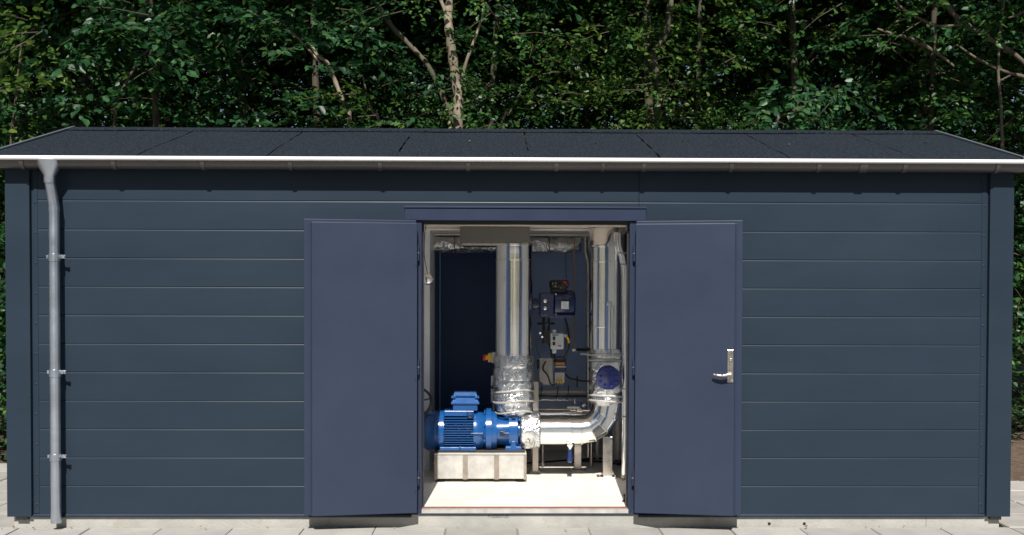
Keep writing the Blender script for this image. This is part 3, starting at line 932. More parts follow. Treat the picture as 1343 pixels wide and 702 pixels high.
def elbow_ring(a, r):
    d = Vector((math.cos(a), 0, math.sin(a)))
    c = bc + d * bend
    return [c + d * (r * math.cos(R(p))) + Vector((0, r * math.sin(R(p)), 0)) for p in range(0, 360, 8)]


NS = 4
for i in range(NS):
    a0, a1 = R(-90 + 90 * i / NS), R(-90 + 90 * (i + 1) / NS)
    MB().rings([elbow_ring(a0, hr), elbow_ring(a1, hr)], False, False).build('elbow_segment', M['stainless'], sp, 40)
    MB().rings([elbow_ring(a0 - R(1.6), hr - .001), elbow_ring(a0 - R(1.0), hr + .006), elbow_ring(a0 + R(1.0), hr + .006), elbow_ring(a0 + R(1.6), hr - .001)], False, False).build('seam_bead', M['stainless'], sp, 40)
zj0, zj1 = wz(531, PY), wz(458, PY - 0.13)
MB().lathe((vx_, PY, hz_ + bend), (0, 0, 1), [(0, hr), (zj0 - hz_ - bend + 0.03, hr)], 56).build('vertical_stub', M['stainless'], sp, 40)
n = 80
jr = sz(21.5, PY)
prof = [((zj1 - zj0) * i / n, jr * (0.90 + 0.10 * min(1, i / 6) - 0.03 * max(0, 1 - (n - i) / 5)) + 0.012 * abs(math.sin(i / n * math.pi * 5)) ** 0.7 - 0.010) for i in range(n + 1)]
MB().lathe((vx_, PY, zj0), (0, 0, 1), prof, 72, True, wob(0.012, 2.6, 4.4, 18)).build('valve_jacket', M['foil'], sp, 70)
for py in (466, 473, 520, 527):
    z = wz(py, PY - jr)
    MB().tube([Vector((vx_ + jr * 1.045 * math.sin(R(a)), PY - jr * 1.045 * math.cos(R(a)), z + 0.006 * math.sin(R(a * 1.7 + py)))) for a in range(-90, 91, 8)], 0.0085, 6).build('jacket_strap', M['galv'], sp, 50)
bfc = Vector((wx(797, PY - jr, 500), PY - jr + 0.012, wz(492, PY - jr)))
bfd = Vector((0.02, -1, -0.48)).normalized()
MB().lathe(bfc, bfd, [(-0.02, 0.082), (0.035, 0.082), (0.037, 0.100), (0.060, 0.103), (0.064, 0.098), (0.064, 0.045), (0.068, 0.04), (0.068, 0.0)], 36).build('blind_flange', M['flangeblue'], sp, 40)
u = bfd.orthogonal().normalized()
w_ = bfd.cross(u)
for q in range(8):
    a = R(45 * q + 20)
    MB().lathe(bfc + bfd * 0.064 + (u * math.cos(a) + w_ * math.sin(a)) * 0.074, bfd, [(0, 0.011), (0.009, 0.011), (0.012, 0.006)], 8).build('flange_bolt', M['flangeblue'], sp, 30)
ur = sz(20, PY)
ux = wx(792.5, PY, 400)
z_a, z_b, z_c, z_d = zj1, wz(429, PY - ur), wz(343, PY - ur), wz(323, PY - ur)
for a, b, q in ((z_a, z_b, 0.99), (z_b, z_c, 1.0), (z_c, z_d, 0.985)):
    MB().lathe((ux, PY, a), (0, 0, 1), [((b - a) * j / 6, ur * q) for j in range(7)], 120, True, sheet(5)).build('cladding', M['stainless'], sp, 40)
    MB().lathe((ux, PY, b - .006), (0, 0, 1), [(0, ur - .001), (0.003, ur + .004), (0.009, ur + .004), (0.012, ur - .001)], 56).build('seam_bead', M['stainless'], sp, 40)
MB().lathe((ux - 0.01, PY, z_d), (0, 0, 1), [(0, ur * 1.02), (0.02, ur * 1.03), (0.05, ur * 0.98), (2.059 - z_d, ur * 0.96)], 56).build('top_collar', M['stainless'], sp, 40)
# sensor with pale cable on the upper cladding
sc_ = Vector((ux + 0.03, PY - ur, wz(398, PY - ur)))
MB().lathe(sc_, (0.1, -1, 0), [(-0.01, 0.022), (0.012, 0.022), (0.02, 0.012)], 14).build('sensor_head', M['box'], sp, 40)
MB().tube(curve([sc_ + Vector((0.01, -0.008, 0)), sc_ + Vector((0.03, -0.012, -0.05)), sc_ + Vector((0.025, -0.008, -0.2)), sc_ + Vector((0.028, -0.008, -0.42))], 8), 0.0085, 8).build('sensor_cable', M['box'], sp, 50)
# drain cock below the horizontal pipe
dcx = wx(747, PY, 585)
dc = MB().lathe((dcx, PY - 0.05, hz_ - hr + 0.012), (0, 0, -1), [(0, 0.035), (0.012, 0.03), (0.04, 0.012), (0.055, 0.012)], 18).build('drain_spout', M['stainless'], sp, 40)
MB().lathe((dcx, PY - 0.05, hz_ - hr - 0.035), (0, 0, -1), [(0, 0.017), (0.06, 0.019), (0.075, 0.024), (0.10, 0.022), (0.108, 0.012)], 16).build('drain_cock', M['darkblue'], sp, 40)

# ---- supports
def support(px, py_top, py_bot, w, plate, label, m='post'):
    Y = 1.52 * F_PX / (py_bot - 385) - 8
    x = wx(px, Y, py_bot)
    t = thing('pipe_support', (x, Y, 0), label, 'support', 'steel pipe supports')
    h = w / 2
    MB().box(x - h, x + h, Y - h, Y + h, 0.0085, wz(py_top, Y, px)).build('post', M[m], t, 0, 0.004)
    if plate:
        MB().box(x - plate, x + plate, Y - plate * .8, Y + plate * .8, 0.0, 0.008).build('foot_plate', M[m], t, 0, 0.002)
        for a in (-1, 1):
            MB().lathe((x + a * plate * .75, Y - plate * .4, 0.008), (0, 0, 1), [(0, 0.010), (0.012, 0.010)], 6).build('anchor_bolt', M['satin'], t, 20)
    return t


support(796.5, 572, 626, 0.078, 0.085, 'bright square steel post on a foot plate below the pipe elbow', 'satin')
support(757.5, 560, 616.5, 0.062, 0.07, 'square steel post standing behind the horizontal pipe, left of the elbow post')
support(702, 500, 620.5, 0.052, 0.05, 'narrow brownish steel post rising between pump and actuator')
# top bracket of the narrow post
# slim pipes at the right jamb
sx = wx(819, 1.25, 450)
rpipe = thing('slim_pipe', (sx, 1.25, 0), 'slim bent stainless pipe running up beside the right door jamb', 'pipe')
MB().tube([(sx + 0.006, 1.25, 0.0), W(819.5, 560, 1.25), W(819.5, 420, 1.25), W(819, 365, 1.25)] + curve([W(818.5, 352, 1.25), W(815, 335, 1.25), W(811, 322, 1.25), W(810.5, 305, 1.25)], 4), sz(4.2, 1.25), 18).build('pipe', M['stainless'], rpipe, 50)
for py in (332, 347, 510, 546):
    MB().obox(W(817 if py < 340 else 821, py, 1.25), 0.085, 0.07, 0.012).build('pipe_clip', M['satin'], rpipe, 0, 0.003)
MB().lathe((sx + 0.006, 1.25, 0), (0, 0, 1), [(0, 0.05), (0.01, 0.05), (0.014, 0.03), (0.04, 0.03)], 16).build('foot_flange', M['post'], rpipe, 40)
gxr = wx(811, 2.3, 550)
gp = thing('grey_riser_pipe', (gxr, 2.3, 0), 'dull grey riser pipe in the shade behind the elbow', 'pipe')
MB().tube([(gxr, 2.3, 0.0), (gxr, 2.3, 2.05)], 0.062, 24).build('pipe', M['galv'], gp, 40)
MB().lathe((gxr, 2.3, 0.9), (0, 0, 1), [(0, 0.066), (0.02, 0.066)], 24).build('pipe_collar', M['satin'], gp, 40)
tp = thing('thin_conduit', (wx(772.5, 2.0), 2.0, 0), 'thin dark conduit left of the upper stainless pipe', 'conduit')
MB().tube([W(771.5, 600, 2.0), W(771.5, 345, 2.0), W(768, 330, 2.0), W(768, 310, 2.0)], 0.018, 12).build('pipe', M['satin'], tp, 40)
MB().obox(W(771.5, 340, 2.0), 0.06, 0.03, 0.016).build('clip', M['satin'], tp, 0, 0.002)
cr = thing('hanging_rod', (wx(753.5, 1.9), 1.9, wz(462, 1.9)), 'thin copper tube hanging from the ceiling behind the actuator', 'tube')
MB().tube([W(753.5, 312, 1.9), W(753.2, 400, 1.9), W(752.8, 458, 1.9)], 0.0075, 10).build('tube', M['copper'], cr, 40)
MB().obox(W(752.5, 459, 1.9), 0.035, 0.03, 0.022).build('fitting', M['satin'], cr, 0, 0.003)
MB().tube([W(750, 458.5, 1.9), W(758, 458.5, 1.9), W(775, 459, 1.75)], [0.007, 0.013, 0.012], 10).build('joint', M['black'], cr, 40)
MB().tube([W(762, 464, 1.8), W(778, 465, 1.7)], 0.011, 10).build('nipple', M['box'], cr, 40)

# ---- actuator on the riser
AY = 1.50
act = thing('valve_actuator', W(726, 414, AY), 'dark navy valve actuator with black dial unit and red pointer beside the riser', 'actuator')
a0, a1 = W(707, 398, AY), W(755, 398, AY)
ac = W(731, 398, AY)
ar = sz(17.5, AY)
K = sz(1, AY)


def ay(t, r):
    return (t * K, r * K)


MB().lathe(W(727.5, 398.5, AY), (1, 0, 0), [ay(0, 12), ay(0, 16.5), ay(1.5, 17.8), ay(23, 17.8), ay(25.5, 16.2), ay(26.5, 15), ay(26.5, 0.5)], 40).build('motor_housing', M['darkblue'], act, 40)
MB().obox(W(717, 399.5, AY), 20 * K, 30 * K, 31 * K).build('gear_housing', M['darkblue'], act, 0, 0.016, 3)
MB().obox(W(734.5, 414.5, AY - 0.04), 34 * K, 18 * K, 3.5 * K).build('foot_rib', M['darkblue'], act, 0, 0.004)
MB().lathe(W(697, 399, AY), (1, 0, 0), [ay(0, 6), ay(2.5, 6), ay(2.6, 8), ay(5, 8), ay(5.1, 6.3), ay(12, 6.3)], 24).build('neck', M['darkblue'], act, 40)
MB().lathe(W(727.5, 398.5, AY), (1, 0, 0), [ay(-0.2, 18.4), ay(1.4, 18.4)], 40).build('joint_ring', M['darkblue'], act, 40)
for py in (394.8, 404.3):
    MB().lathe(W(715, py, AY - 15 * K), (0, -1, 0), [(0, 2.3 * K), (0.008, 2.3 * K), (0.012, 1.4 * K)], 12).build('screw', M['chrome'], act, 40)
for py in (386, 413):
    MB().lathe(W(729, py, AY - 13 * K), (0, -1, 0), [(0, 1.2 * K), (0.012, 1.2 * K)], 8).build('screw', M['satin'], act, 40)
dial = MB()
dc_ = W(733, 375, AY)
dial.obox(dc_ + Vector((0, 0, 0.012)), 25 * K, 22 * K, 12 * K)
dial.build('dial_unit', M['black'], act, 0, 0.026, 4)
MB().obox(W(732, 381.5, AY), 20 * K, 18 * K, 6 * K).build('dial_foot', M['black'], act, 0, 0.006)
for px, py, rr_ in ((728.5, 373, 4.6), (740, 373.5, 5.2)):
    MB().lathe(W(px, py, AY - 11.2 * K), (0, -1, 0), [(0, rr_ * K), (0.012, rr_ * K), (0.015, rr_ * 0.8 * K)], 20).build('knob', M['black'], act, 40)
cred = W(740, 373.5, AY - 11.2 * K - 0.017)
MB().tube(arc(cred, 3.6 * K, -25, 115, 12), 0.0055, 8).build('red_pointer', M['red'], act, 50)
for px, py in ((725, 372), (728.5, 375.5), (735.5, 378), (729, 371.5)):
    MB().lathe(W(px, py, AY - 11.2 * K - 0.014), (0, -1, 0), [(0, 0.005), (0.004, 0.004)], 8).build('indicator_dot', M['satin'], act, 40)
MB().obox(W(741, 400.5, AY - 17.9 * K), 10 * K, 0.003, 10 * K).build('name_plate', M['label'], act, 0, 0.001)
# yoke below it
yk = thing('valve_yoke', W(716, 470, AY + .1), 'black yoke and stem hanging below the actuator', 'bracket')
MB().tube([W(713, 416, AY + .05), W(713, 434, AY + .05)], 0.012, 10).build('stem', M['black'], yk, 40)
MB().tube([W(720, 416, AY + .05), W(720, 434, AY + .05)], 0.009, 10).build('stem', M['black'], yk, 40)
MB().lathe(W(716, 425.5, AY + .05), (0, 0, 1), [(0, 0.075), (0.014, 0.075)], 20).build('disc', M['black'], yk, 40)
MB().obox(W(716, 442, AY + .05), 9 * K, 0.06, 19 * K).build('block', M['black'], yk, 0, 0.006)
MB().tube([W(722, 450, AY + .08), W(726, 470, AY + .08)], 0.018, 10).build('lower_stem', M['black'], yk, 40)
MB().tube(curve([W(709, 436, AY + .05), W(704, 446, AY + .04), W(703.5, 458, AY + .05), W(708, 466, AY + .1)], 6), 0.0045, 6).build('capillary', M['satin'], yk, 50)
for px, py in ((708.5, 437), (711, 442)):
    MB().lathe(W(px, py, AY + .0), (0, -1, 0), [(0, 0.009), (0.012, 0.009)], 8).build('screw', M['chrome'], yk, 40)
# pale control box
cb = thing('control_box', W(731, 460, AY - .02), 'pale grey control box with two black switches under the actuator', 'box')
MB().obox(W(730.5, 447.5, AY - .02), 17.5 * K, 0.075, 21 * K).build('housing', M['box'], cb, 0, 0.008, 3)
MB().obox(W(727, 435, AY - .02), 5.5 * K, 0.03, 5 * K).obox(W(727, 460.8, AY - .02), 5.5 * K, 0.03, 5.5 * K).obox(W(741.5, 440.5, AY - .02), 5 * K, 0.03, 4 * K).build('mounting_lug', M['box'], cb, 0, 0.004)
for py in (443.8, 450.8):
    MB().obox(W(726.5, py, AY - .06), 3.4 * K, 0.008, 4.6 * K).build('switch', M['black'], cb, 0, 0.002)
MB().obox(W(734, 453.8, AY - .0585), 4.5 * K, 0.003, 1.6 * K).build('red_mark', M['red'], cb, 0)
MB().obox(W(728.5, 439.7, AY - .0585), 9 * K, 0.002, 1.0 * K).build('print_line', M['pencil'], cb, 0)
cbl = thing('control_cable', W(742, 470, AY), 'black cable with yellow sleeve looping from the actuator past the control box', 'cable')
MB().tube(curve([W(741, 417, AY), W(744, 428, AY - .01), W(746.5, 445, AY - .02), W(745.5, 458, AY - .02), W(741, 468, AY), W(739.5, 474, AY + .03)], 8), 0.0085, 8).build('sheath', M['black'], cbl, 50)
MB().tube(curve([W(743, 441.5, AY - .035), W(745.5, 445, AY - .035), W(746.6, 450, AY - .035)], 6), 0.0105, 8).build('yellow_sleeve', M['yellow'], cbl, 50)

# ---- solenoid valve unit, mounting plate, rails behind
VY = 1.85
KV = sz(1, VY)
so = thing('solenoid_valve', W(735, 505, VY), 'small navy solenoid valve with orange band above yellow plugs', 'valve')
MB().obox(W(735, 477, VY), 14 * KV, 0.08, 19 * KV).build('coil', M['darkblue'], so, 0, 0.006)
MB().obox(W(734.5, 477, VY - .045), 12 * KV, 0.012, 3.2 * KV).build('orange_band', M['orange'], so, 0, 0.002)
MB().obox(W(735, 481, VY - .045), 14 * KV, 0.012, 2.4 * KV).build('grey_band', M['galv'], so, 0, 0.002)
MB().obox(W(734, 473.3, VY), 16 * KV, 0.09, 3 * KV).build('cap', M['black'], so, 0, 0.004)
MB().obox(W(734, 495, VY), 13 * KV, 0.06, 14 * KV).build('manifold', M['galv'], so, 0, 0.004)
for px in (731, 735.5):
    MB().tube([W(px, 497, VY - .035), W(px + 1.2, 504, VY - .04)], 0.009, 8).build('yellow_plug', M['yellow'], so, 40)
mp_ = thing('mounting_plate', W(717, 505, VY), 'bare grey mounting plate between riser and solenoid valve', 'plate')
MB().prism([(W(709, 0, VY).x, wz(470, VY)), (W(727, 0, VY).x, wz(470, VY)), (W(727.5, 0, VY).x, wz(505, VY)), (W(716, 0, VY).x, wz(505, VY)), (W(709, 0, VY).x, wz(499, VY))], 'xz', VY + .03, VY + .045).build('plate', M['galv'], mp_, 0, 0.003)
MB().tube(curve([W(716, 474, VY), W(712, 484, VY), W(718, 492, VY), W(722, 503, VY), W(728, 506, VY)], 6), 0.006, 8).build('lead', M['black'], mp_, 50)
MB().obox(W(706, 478, VY), 3.5 * KV, 0.03, 12 * KV).build('side_clip', M['black'], mp_, 0, 0.003)
cbl2 = thing('valve_cable', W(755, 505, VY), 'black cable running right from the solenoid valve to the jacketed pipe', 'cable')
MB().tube(curve([W(741, 490, VY), W(747, 496, VY - .02), W(756, 498, VY), W(764, 500, VY), W(773, 500, VY)], 8), 0.007, 8).build('sheath', M['black'], cbl2, 50)
MB().tube([W(757, 493, VY), W(757, 508, VY)], 0.006, 8).build('tie', M['black'], cbl2, 40)

RYY = 2.25
KR = sz(1, RYY)
rk = thing('pipe_rack', (wx(740, RYY), RYY, 0), 'low rack of thin horizontal pipes behind the pump pipe', 'rack')
MB().tube([W(700, 513, RYY), W(785, 514, RYY)], 3.4 * KR, 14).build('pipe', M['galv'], rk, 40)
MB().box(W(698, 0, RYY).x, W(788, 0, RYY).x, RYY - 0.02, RYY + 0.02, wz(521, RYY), wz(518.2, RYY)).build('rail', M['black'], rk, 0)
MB().box(W(706, 0, RYY).x, W(772, 0, RYY).x, RYY - 0.03, RYY - 0.024, wz(525, RYY), wz(523.5, RYY)).build('wire_edge', M['satin'], rk, 0)
MB().tube([W(700, 499, RYY + .1), W(785, 500, RYY + .1)], 0.010, 10).build('thin_pipe', M['galv'], rk, 40)
for px in (711, 732, 746):
    MB().tube(curve([W(px, 505, RYY - .04), W(px - 1, 516, RYY - .05), W(px - 3, 525, RYY - .04)], 5), 0.004, 6).build('wire', M['black'], rk, 40)
for px in (700, 786):
    MB().box(W(px, 0, RYY).x - .012, W(px, 0, RYY).x + .012, RYY + 0.022, RYY + 0.05, 0.0, wz(495, RYY)).build('leg', M['post'], rk, 0)
bp = thing('return_pipe', (wx(745, 1.9), 1.9, 0.3), 'horizontal stainless pipe behind and just above the pump pipe', 'pipe')
MB().tube([W(700, 544, 1.85), W(778, 544, 1.85)], sz(6, 1.85), 24).build('pipe', M['stainless'], bp, 40)
MB().tube([W(700, 536.8, 2.0), W(770, 537, 2.0)], sz(1.6, 2.0), 12).build('upper_pipe', M['satin'], bp, 40)
MB().tube([W(712, 550, 1.9), (wx(712, 1.9), 1.9, 0.0)], 0.014, 10).build('leg', M['post'], bp, 40)
MB().tube([W(776, 550, 1.9), (wx(776, 1.9), 1.9, 0.0)], 0.014, 10).build('leg', M['post'], bp, 40)
sv = thing('ball_valve', W(758, 541, 1.75), 'small ball valve with pale lever behind the elbow', 'valve')
MB().lathe(W(748, 537.5, 1.75), (1, 0, 0), [(0, 0.013), (0.05, 0.013), (0.055, 0.03), (0.10, 0.032), (0.105, 0.018), (0.17, 0.018)], 16).build('body', M['satin'], sv, 40)
MB().obox(W(752, 534.5, 1.72), 0.11, 0.02, 0.02).build('lever', M['box'], sv, 0, 0.006)
MB().obox(W(766, 533, 1.74), 0.05, 0.05, 0.055).build('head', M['darkblue'], sv, 0, 0.008)
MB().lathe(W(766, 532, 1.70), (0, -1, 0), [(0, 0.018), (0.012, 0.018)], 14).build('sight_glass', M['chrome'], sv, 40)
MB().tube([W(754, 530, 1.75), W(754, 523, 1.75)], 0.012, 10).build('stem', M['satin'], sv, 40)

# ---- emergency stop and its post
EY = 1.42
KE = sz(1, EY)
ep = thing('switch_post', (wx(646, EY + .08), EY + .08, 0.0), 'grey flat switch post left of the riser behind the pump', 'post')
MB().box(wx(644, EY + .08), wx(650.5, EY + .08), EY + .06, EY + .10, wz(528, EY + .08), wz(493, EY + .08)).build('bracket', M['box'], ep, 0, 0.003)
MB().lathe(W(646, 508, EY + .058), (0, -1, 0), [(0, 2.4 * KE), (0.012, 2.4 * KE)], 14).build('black_plug', M['black'], ep, 40)
MB().tube([(wx(647.5, EY + .08), EY + .08, 0.0), W(647.5, 528, EY + .08)], 0.012, 10).build('pole', M['post'], ep, 40)
MB().tube([W(647.5, 493, EY + .08), W(647, 482, EY + .06), W(648, 474, EY)], 0.010, 10).build('cable', M['black'], ep, 40)
es = thing('emergency_stop', W(644, 476, EY), 'yellow emergency stop switch with red button on the left of the riser', 'switch')
MB().obox(W(647.5, 469, EY), 5 * KE, 0.06, 14 * KE).build('box', M['box'], es, 0, 0.004)
MB().obox(W(642.5, 469, EY), 5 * KE, 0.055, 12 * KE).build('collar', M['yellow'], es, 0, 0.006)
MB().lathe(W(640, 469, EY), (-1, 0, 0), [(0, 3.2 * KE), (3 * KE, 3.2 * KE)], 16).build('neck', M['yellow'], es, 40)
MB().lathe(W(637, 469.3, EY), (-1, 0, 0), [(0, 4.2 * KE), (2.4 * KE, 4.4 * KE), (3.4 * KE, 3.6 * KE), (3.6 * KE, 0.5 * KE)], 18).build('button', M['red'], es, 40)
MB().tube(curve([W(648, 476, EY + .02), W(650, 480, EY + .06), W(649, 486, EY + .06)], 5), 0.006, 6).build('lead', M['black'], es, 40)

# ---- cables on the floor
rng = random.Random(12)
floor_pt = lambda px, py: Vector((wx(px, 1.52 * F_PX / (py - 385) - 8, py), 1.52 * F_PX / (py - 385) - 8, 0.009))
for pts, lab in (([(690, 609), (715, 607.5), (740, 605.5), (765, 604), (790, 603), (812, 606), (818, 612)], 'long black cable lying across the concrete floor below the pipe'),
                 ([(746, 609), (760, 606.5), (785, 607), (806, 609.5), (819, 608), (812, 603), (800, 600)], 'black cable curling on the floor around the elbow post'),
                 ([(806, 597), (814, 594), (821, 598), (815, 604), (806, 607), (811, 611), (821, 609)], 'coiled black cable in the corner by the right jamb')):
    c = thing('floor_cable', floor_pt(*pts[3]), lab, 'cable', 'cables on the floor')
    MB().tube(curve([floor_pt(*p) for p in pts], 8), 0.008, 8).build('sheath', M['black'], c, 50)
c = thing('door_stop', floor_pt(820, 659), 'small dark door stop on the floor at the right jamb', 'door stop')
p = floor_pt(820, 659)
MB().lathe((p.x, p.y, 0), (0, 0, 1), [(0, 0.022), (0.012, 0.022), (0.014, 0.014), (0.04, 0.014), (0.046, 0.018), (0.055, 0.016)], 14).build('stop', M['plate'], c, 40)

# ------------------------------------------------------------------ trees
def leaf_batch(rs, n_spray, sampler, leaf_len, dens=1.0):
    """sprays of alternate leaves; returns vertex array (n,6,3) and twig lines"""
    Vs, tw = [], []
    for s in range(n_spray):
        p, az = sampler(rs)
        Ls = rs.uniform(0.45, 0.95)
        droop = rs.uniform(-0.15, 0.55)
        roll = rs.normal(0, 0.35)
        ca, sa = math.cos(az), math.sin(az)
        fw = np.array([ca * math.cos(droop), sa * math.cos(droop), -math.sin(droop)])
        side = np.array([-sa, ca, 0.0])
        up = np.cross(fw, side)
        side, up = side * math.cos(roll) + up * math.sin(roll), up * math.cos(roll) - side * math.sin(roll)
        nl = int(rs.integers(26, 44) * dens)
        t = rs.uniform(0.05, 1.0, nl)
        sg = rs.choice([-1.0, 1.0], nl)
        off = rs.uniform(0.0, 1.0, nl) ** 0.8 * 0.34 * (1.08 - t)
        bend = -0.12 * t ** 2
        pos = p + np.outer(t * Ls, fw) + np.outer(sg * off, side) + np.outer(bend + rs.normal(0, 0.02, nl), up)
        an = sg * rs.uniform(0.35, 1.25, nl)
        d = np.outer(np.cos(an), fw) + np.outer(np.sin(an), side) + rs.normal(0, 0.28, (nl, 3)) + np.array([0, 0, -0.18])
        d /= np.linalg.norm(d, axis=1)[:, None]
        nn = up + rs.normal(0, 0.42, (nl, 3))
        b = np.cross(nn, d)
        b /= np.linalg.norm(b, axis=1)[:, None]
        nn = np.cross(d, b)
        ln = leaf_len * rs.uniform(0.6, 1.25, nl)[:, None] * (1.7 if p[2] > 5.5 else 1.0)
        wd = ln * rs.uniform(0.27, 0.36, nl)[:, None]
        fold = wd * rs.uniform(0.05, 0.5, nl)[:, None]
        curl = ln * rs.uniform(-0.05, 0.2, nl)[:, None]
        v = np.stack([pos, pos + d * ln * .3 + b * wd + nn * fold, pos + d * ln * .68 + b * wd * .8 + nn * (fold - curl * .3), pos + d * ln - nn * curl,
                      pos + d * ln * .68 - b * wd * .8 + nn * (fold - curl * .3), pos + d * ln * .3 - b * wd + nn * fold], axis=1)
        Vs.append(v)
        if s % 2 == 0:
            tw.append((p, p + fw * Ls * 0.5 - up * 0.03, p + fw * Ls - up * .12))
    return np.concatenate(Vs), tw


def leaf_mesh(name, V, mat_):
    n = len(V)
    me = bpy.data.meshes.new(name)
    me.vertices.add(n * 6)
    me.vertices.foreach_set('co', V.reshape(-1))
    base = (np.arange(n) * 6)[:, None]
    q = np.concatenate([base + np.array([0, 1, 2, 3]), base + np.array([0, 3, 4, 5])], axis=1).reshape(-1)
    me.loops.add(n * 8)
    me.loops.foreach_set('vertex_index', q.astype(np.int32))
    me.polygons.add(n * 2)
    me.polygons.foreach_set('loop_start', (np.arange(n * 2) * 4).astype(np.int32))
    me.materials.append(mat_)
    me.update()
    me.validate()
    return me


def twig_mesh(name, tw):
    mb = MB()
    for a, b, c in tw:
        mb.tube([a, b, c], [0.006, 0.004, 0.0015], 3, False)
    me = bpy.data.meshes.new(name)
    me.from_pydata(mb.v, [], mb.f)
    me.materials.append(M['twig'])
    return me


def crown_sampler(z0, z1, rad, lowfrac, zs=5.5):
    """lowfrac: share of the sprays below the height zs"""
    def f(rs):
        if rs.uniform() < lowfrac:
            z = rs.uniform(z0, min(zs, z1))
        else:
            z = rs.uniform(zs, z1)
        rmax = rad(z)
        r = rmax * math.sqrt(rs.uniform(0.03, 1))
        a = rs.uniform(0, 2 * math.pi)
        return np.array([r * math.cos(a), r * math.sin(a), z]), a + rs.normal(0, 0.6)
    return f


def make_crown(seed, kind, leaf_len, n_low, n_high, rad, z0=0.9, z1=9.5):
    rs = np.random.default_rng(seed)
    tot = n_low + n_high
    V, tw = leaf_batch(rs, tot, crown_sampler(z0, z1, rad, n_low / tot), leaf_len)
    return leaf_mesh('crown', V, LEAFM[kind]), twig_mesh('twigs', tw)


def trunk_mesh(seed, h, r, mat_, lean=0.3):
    rs = random.Random(seed)
    mb = MB()
    lx, ly = rs.uniform(-lean, lean), rs.uniform(-lean, lean)
    pts = [(lx * t * t + 0.06 * math.sin(t * 9 + seed), ly * t * t + 0.05 * math.cos(t * 7 + seed) - 0.05, h * t) for t in [i / 14 for i in range(15)]]
    rad = [r * (1.35 - 0.5 * min(1, t * 8)) * (1 - 0.8 * t) + 0.012 for t in [i / 14 for i in range(15)]]
    mb.tube(pts, rad, 12)
    br = []
    for i in range(9):
        k_ = rs.randint(4, 12)
        p = Vector(pts[k_])
        a = rs.uniform(0, 6.28)
        ln = rs.uniform(0.9, 2.0)
        q = p + Vector((math.cos(a) * ln, math.sin(a) * ln, rs.uniform(0.2, 1.0)))
        m = (p + q) / 2 + Vector((rs.uniform(-.1, .1), rs.uniform(-.1, .1), rs.uniform(-.1, .15)))
        br.append((curve([p, m, q], 5), rad[k_] * 0.45))
    for c, rr_ in br:
        mb.tube(c, [rr_ * (1 - 0.8 * j / (len(c) - 1)) for j in range(len(c))], 7)
    me = bpy.data.meshes.new('trunk')
    me.from_pydata(mb.v, [], mb.f)
    me.polygons.foreach_set('use_smooth', [True] * len(me.polygons))
    me.materials.append(mat_)
    return me


wide = lambda z: (1.5 + 0.75 * min(1, max(0, (z - 1) / 4))) if z < 5.5 else 3.9 - max(0, z - 7.0) * 0.75  # radius swells above the frame: unseen overhang shaped to shade the leaves below
CROWNS = [make_crown(1, 0, 0.090, 165, 95, wide), make_crown(2, 1, 0.115, 150, 95, wide), make_crown(3, 2, 0.075, 205, 90, wide),
          make_crown(4, 0, 0.070, 215, 95, wide), make_crown(5, 1, 0.080, 180, 100, wide),
          make_crown(6, 0, 0.080, 420, 320, wide), make_crown(7, 1, 0.090, 400, 320, wide), make_crown(8, 0, 0.070, 460, 320, wide)]  # back crowns: dense unseen tops added to keep sunlight out
TRUNKS = [trunk_mesh(1, 9, 0.055, M['barkdark']), trunk_mesh(2, 9, 0.065, M['barkdark']), trunk_mesh(3, 9, 0.09, M['bark'])]

rng = random.Random(77)


def tree(x, y, crown, trunk, rz, label, s=1.0, cat='tree', name='tree', group='trees behind the building'):
    t = thing(name, (x, y, GZ - 0.05), label, cat, group)
    t.rotation_euler = (0, 0, rz)
    t.scale = (s, s, s)
    for nm, me in (('trunk', TRUNKS[trunk]), ('crown', CROWNS[crown][0]), ('twigs', CROWNS[crown][1])):
        o_ = bpy.data.objects.new(nm, me)
        COL.objects.link(o_)
        o_.parent = t
        if nm != 'trunk':
            o_['kind'] = 'stuff'
    return t


BACK = 'leafy tree deep in the dark wood behind the building'
front = [(-6.4, 5.6, 1, 'big-leaved tree at the left edge of the picture, beside the paving'), (-4.2, 5.9, 1, 'big-leaved tree above the left end of the roof'),
         (-2.2, 6.2, 4, 'bushy tree left of the pale trunk above the roof'), (0.0, 6.4, 3, 'small-leaved tree right of the pale trunk'),
         (1.9, 6.2, 2, 'yellowish green tree near the middle of the ridge'), (3.7, 6.0, 0, 'tree with dark trunk above the right half of the roof'),
         (5.3, 6.0, 4, 'tree above the right end of the roof'), (7.2, 5.8, 0, 'tree at the right edge of the picture beyond the soil bed')]
for x, y_, c_, lab in front:
    tree(x, y_, c_, rng.choice((0, 1)), rng.uniform(0, 6.28), lab, rng.uniform(0.95, 1.08))
for row, (y_, n_, x0, x1) in enumerate(((8.6, 8, -8, 8.4), (11.2, 8, -9.5, 9.5), (14.0, 9, -11, 11), (17.0, 9, -13, 13))):
    for i in range(n_):
        x = x0 + (x1 - x0) * (i + rng.uniform(-.22, .22)) / (n_ - 1)
        tree(x, y_ + rng.uniform(-.5, .5), 5 + rng.randrange(3), rng.choice((0, 1)), rng.uniform(0, 6.28), BACK, rng.uniform(1.0, 1.25))


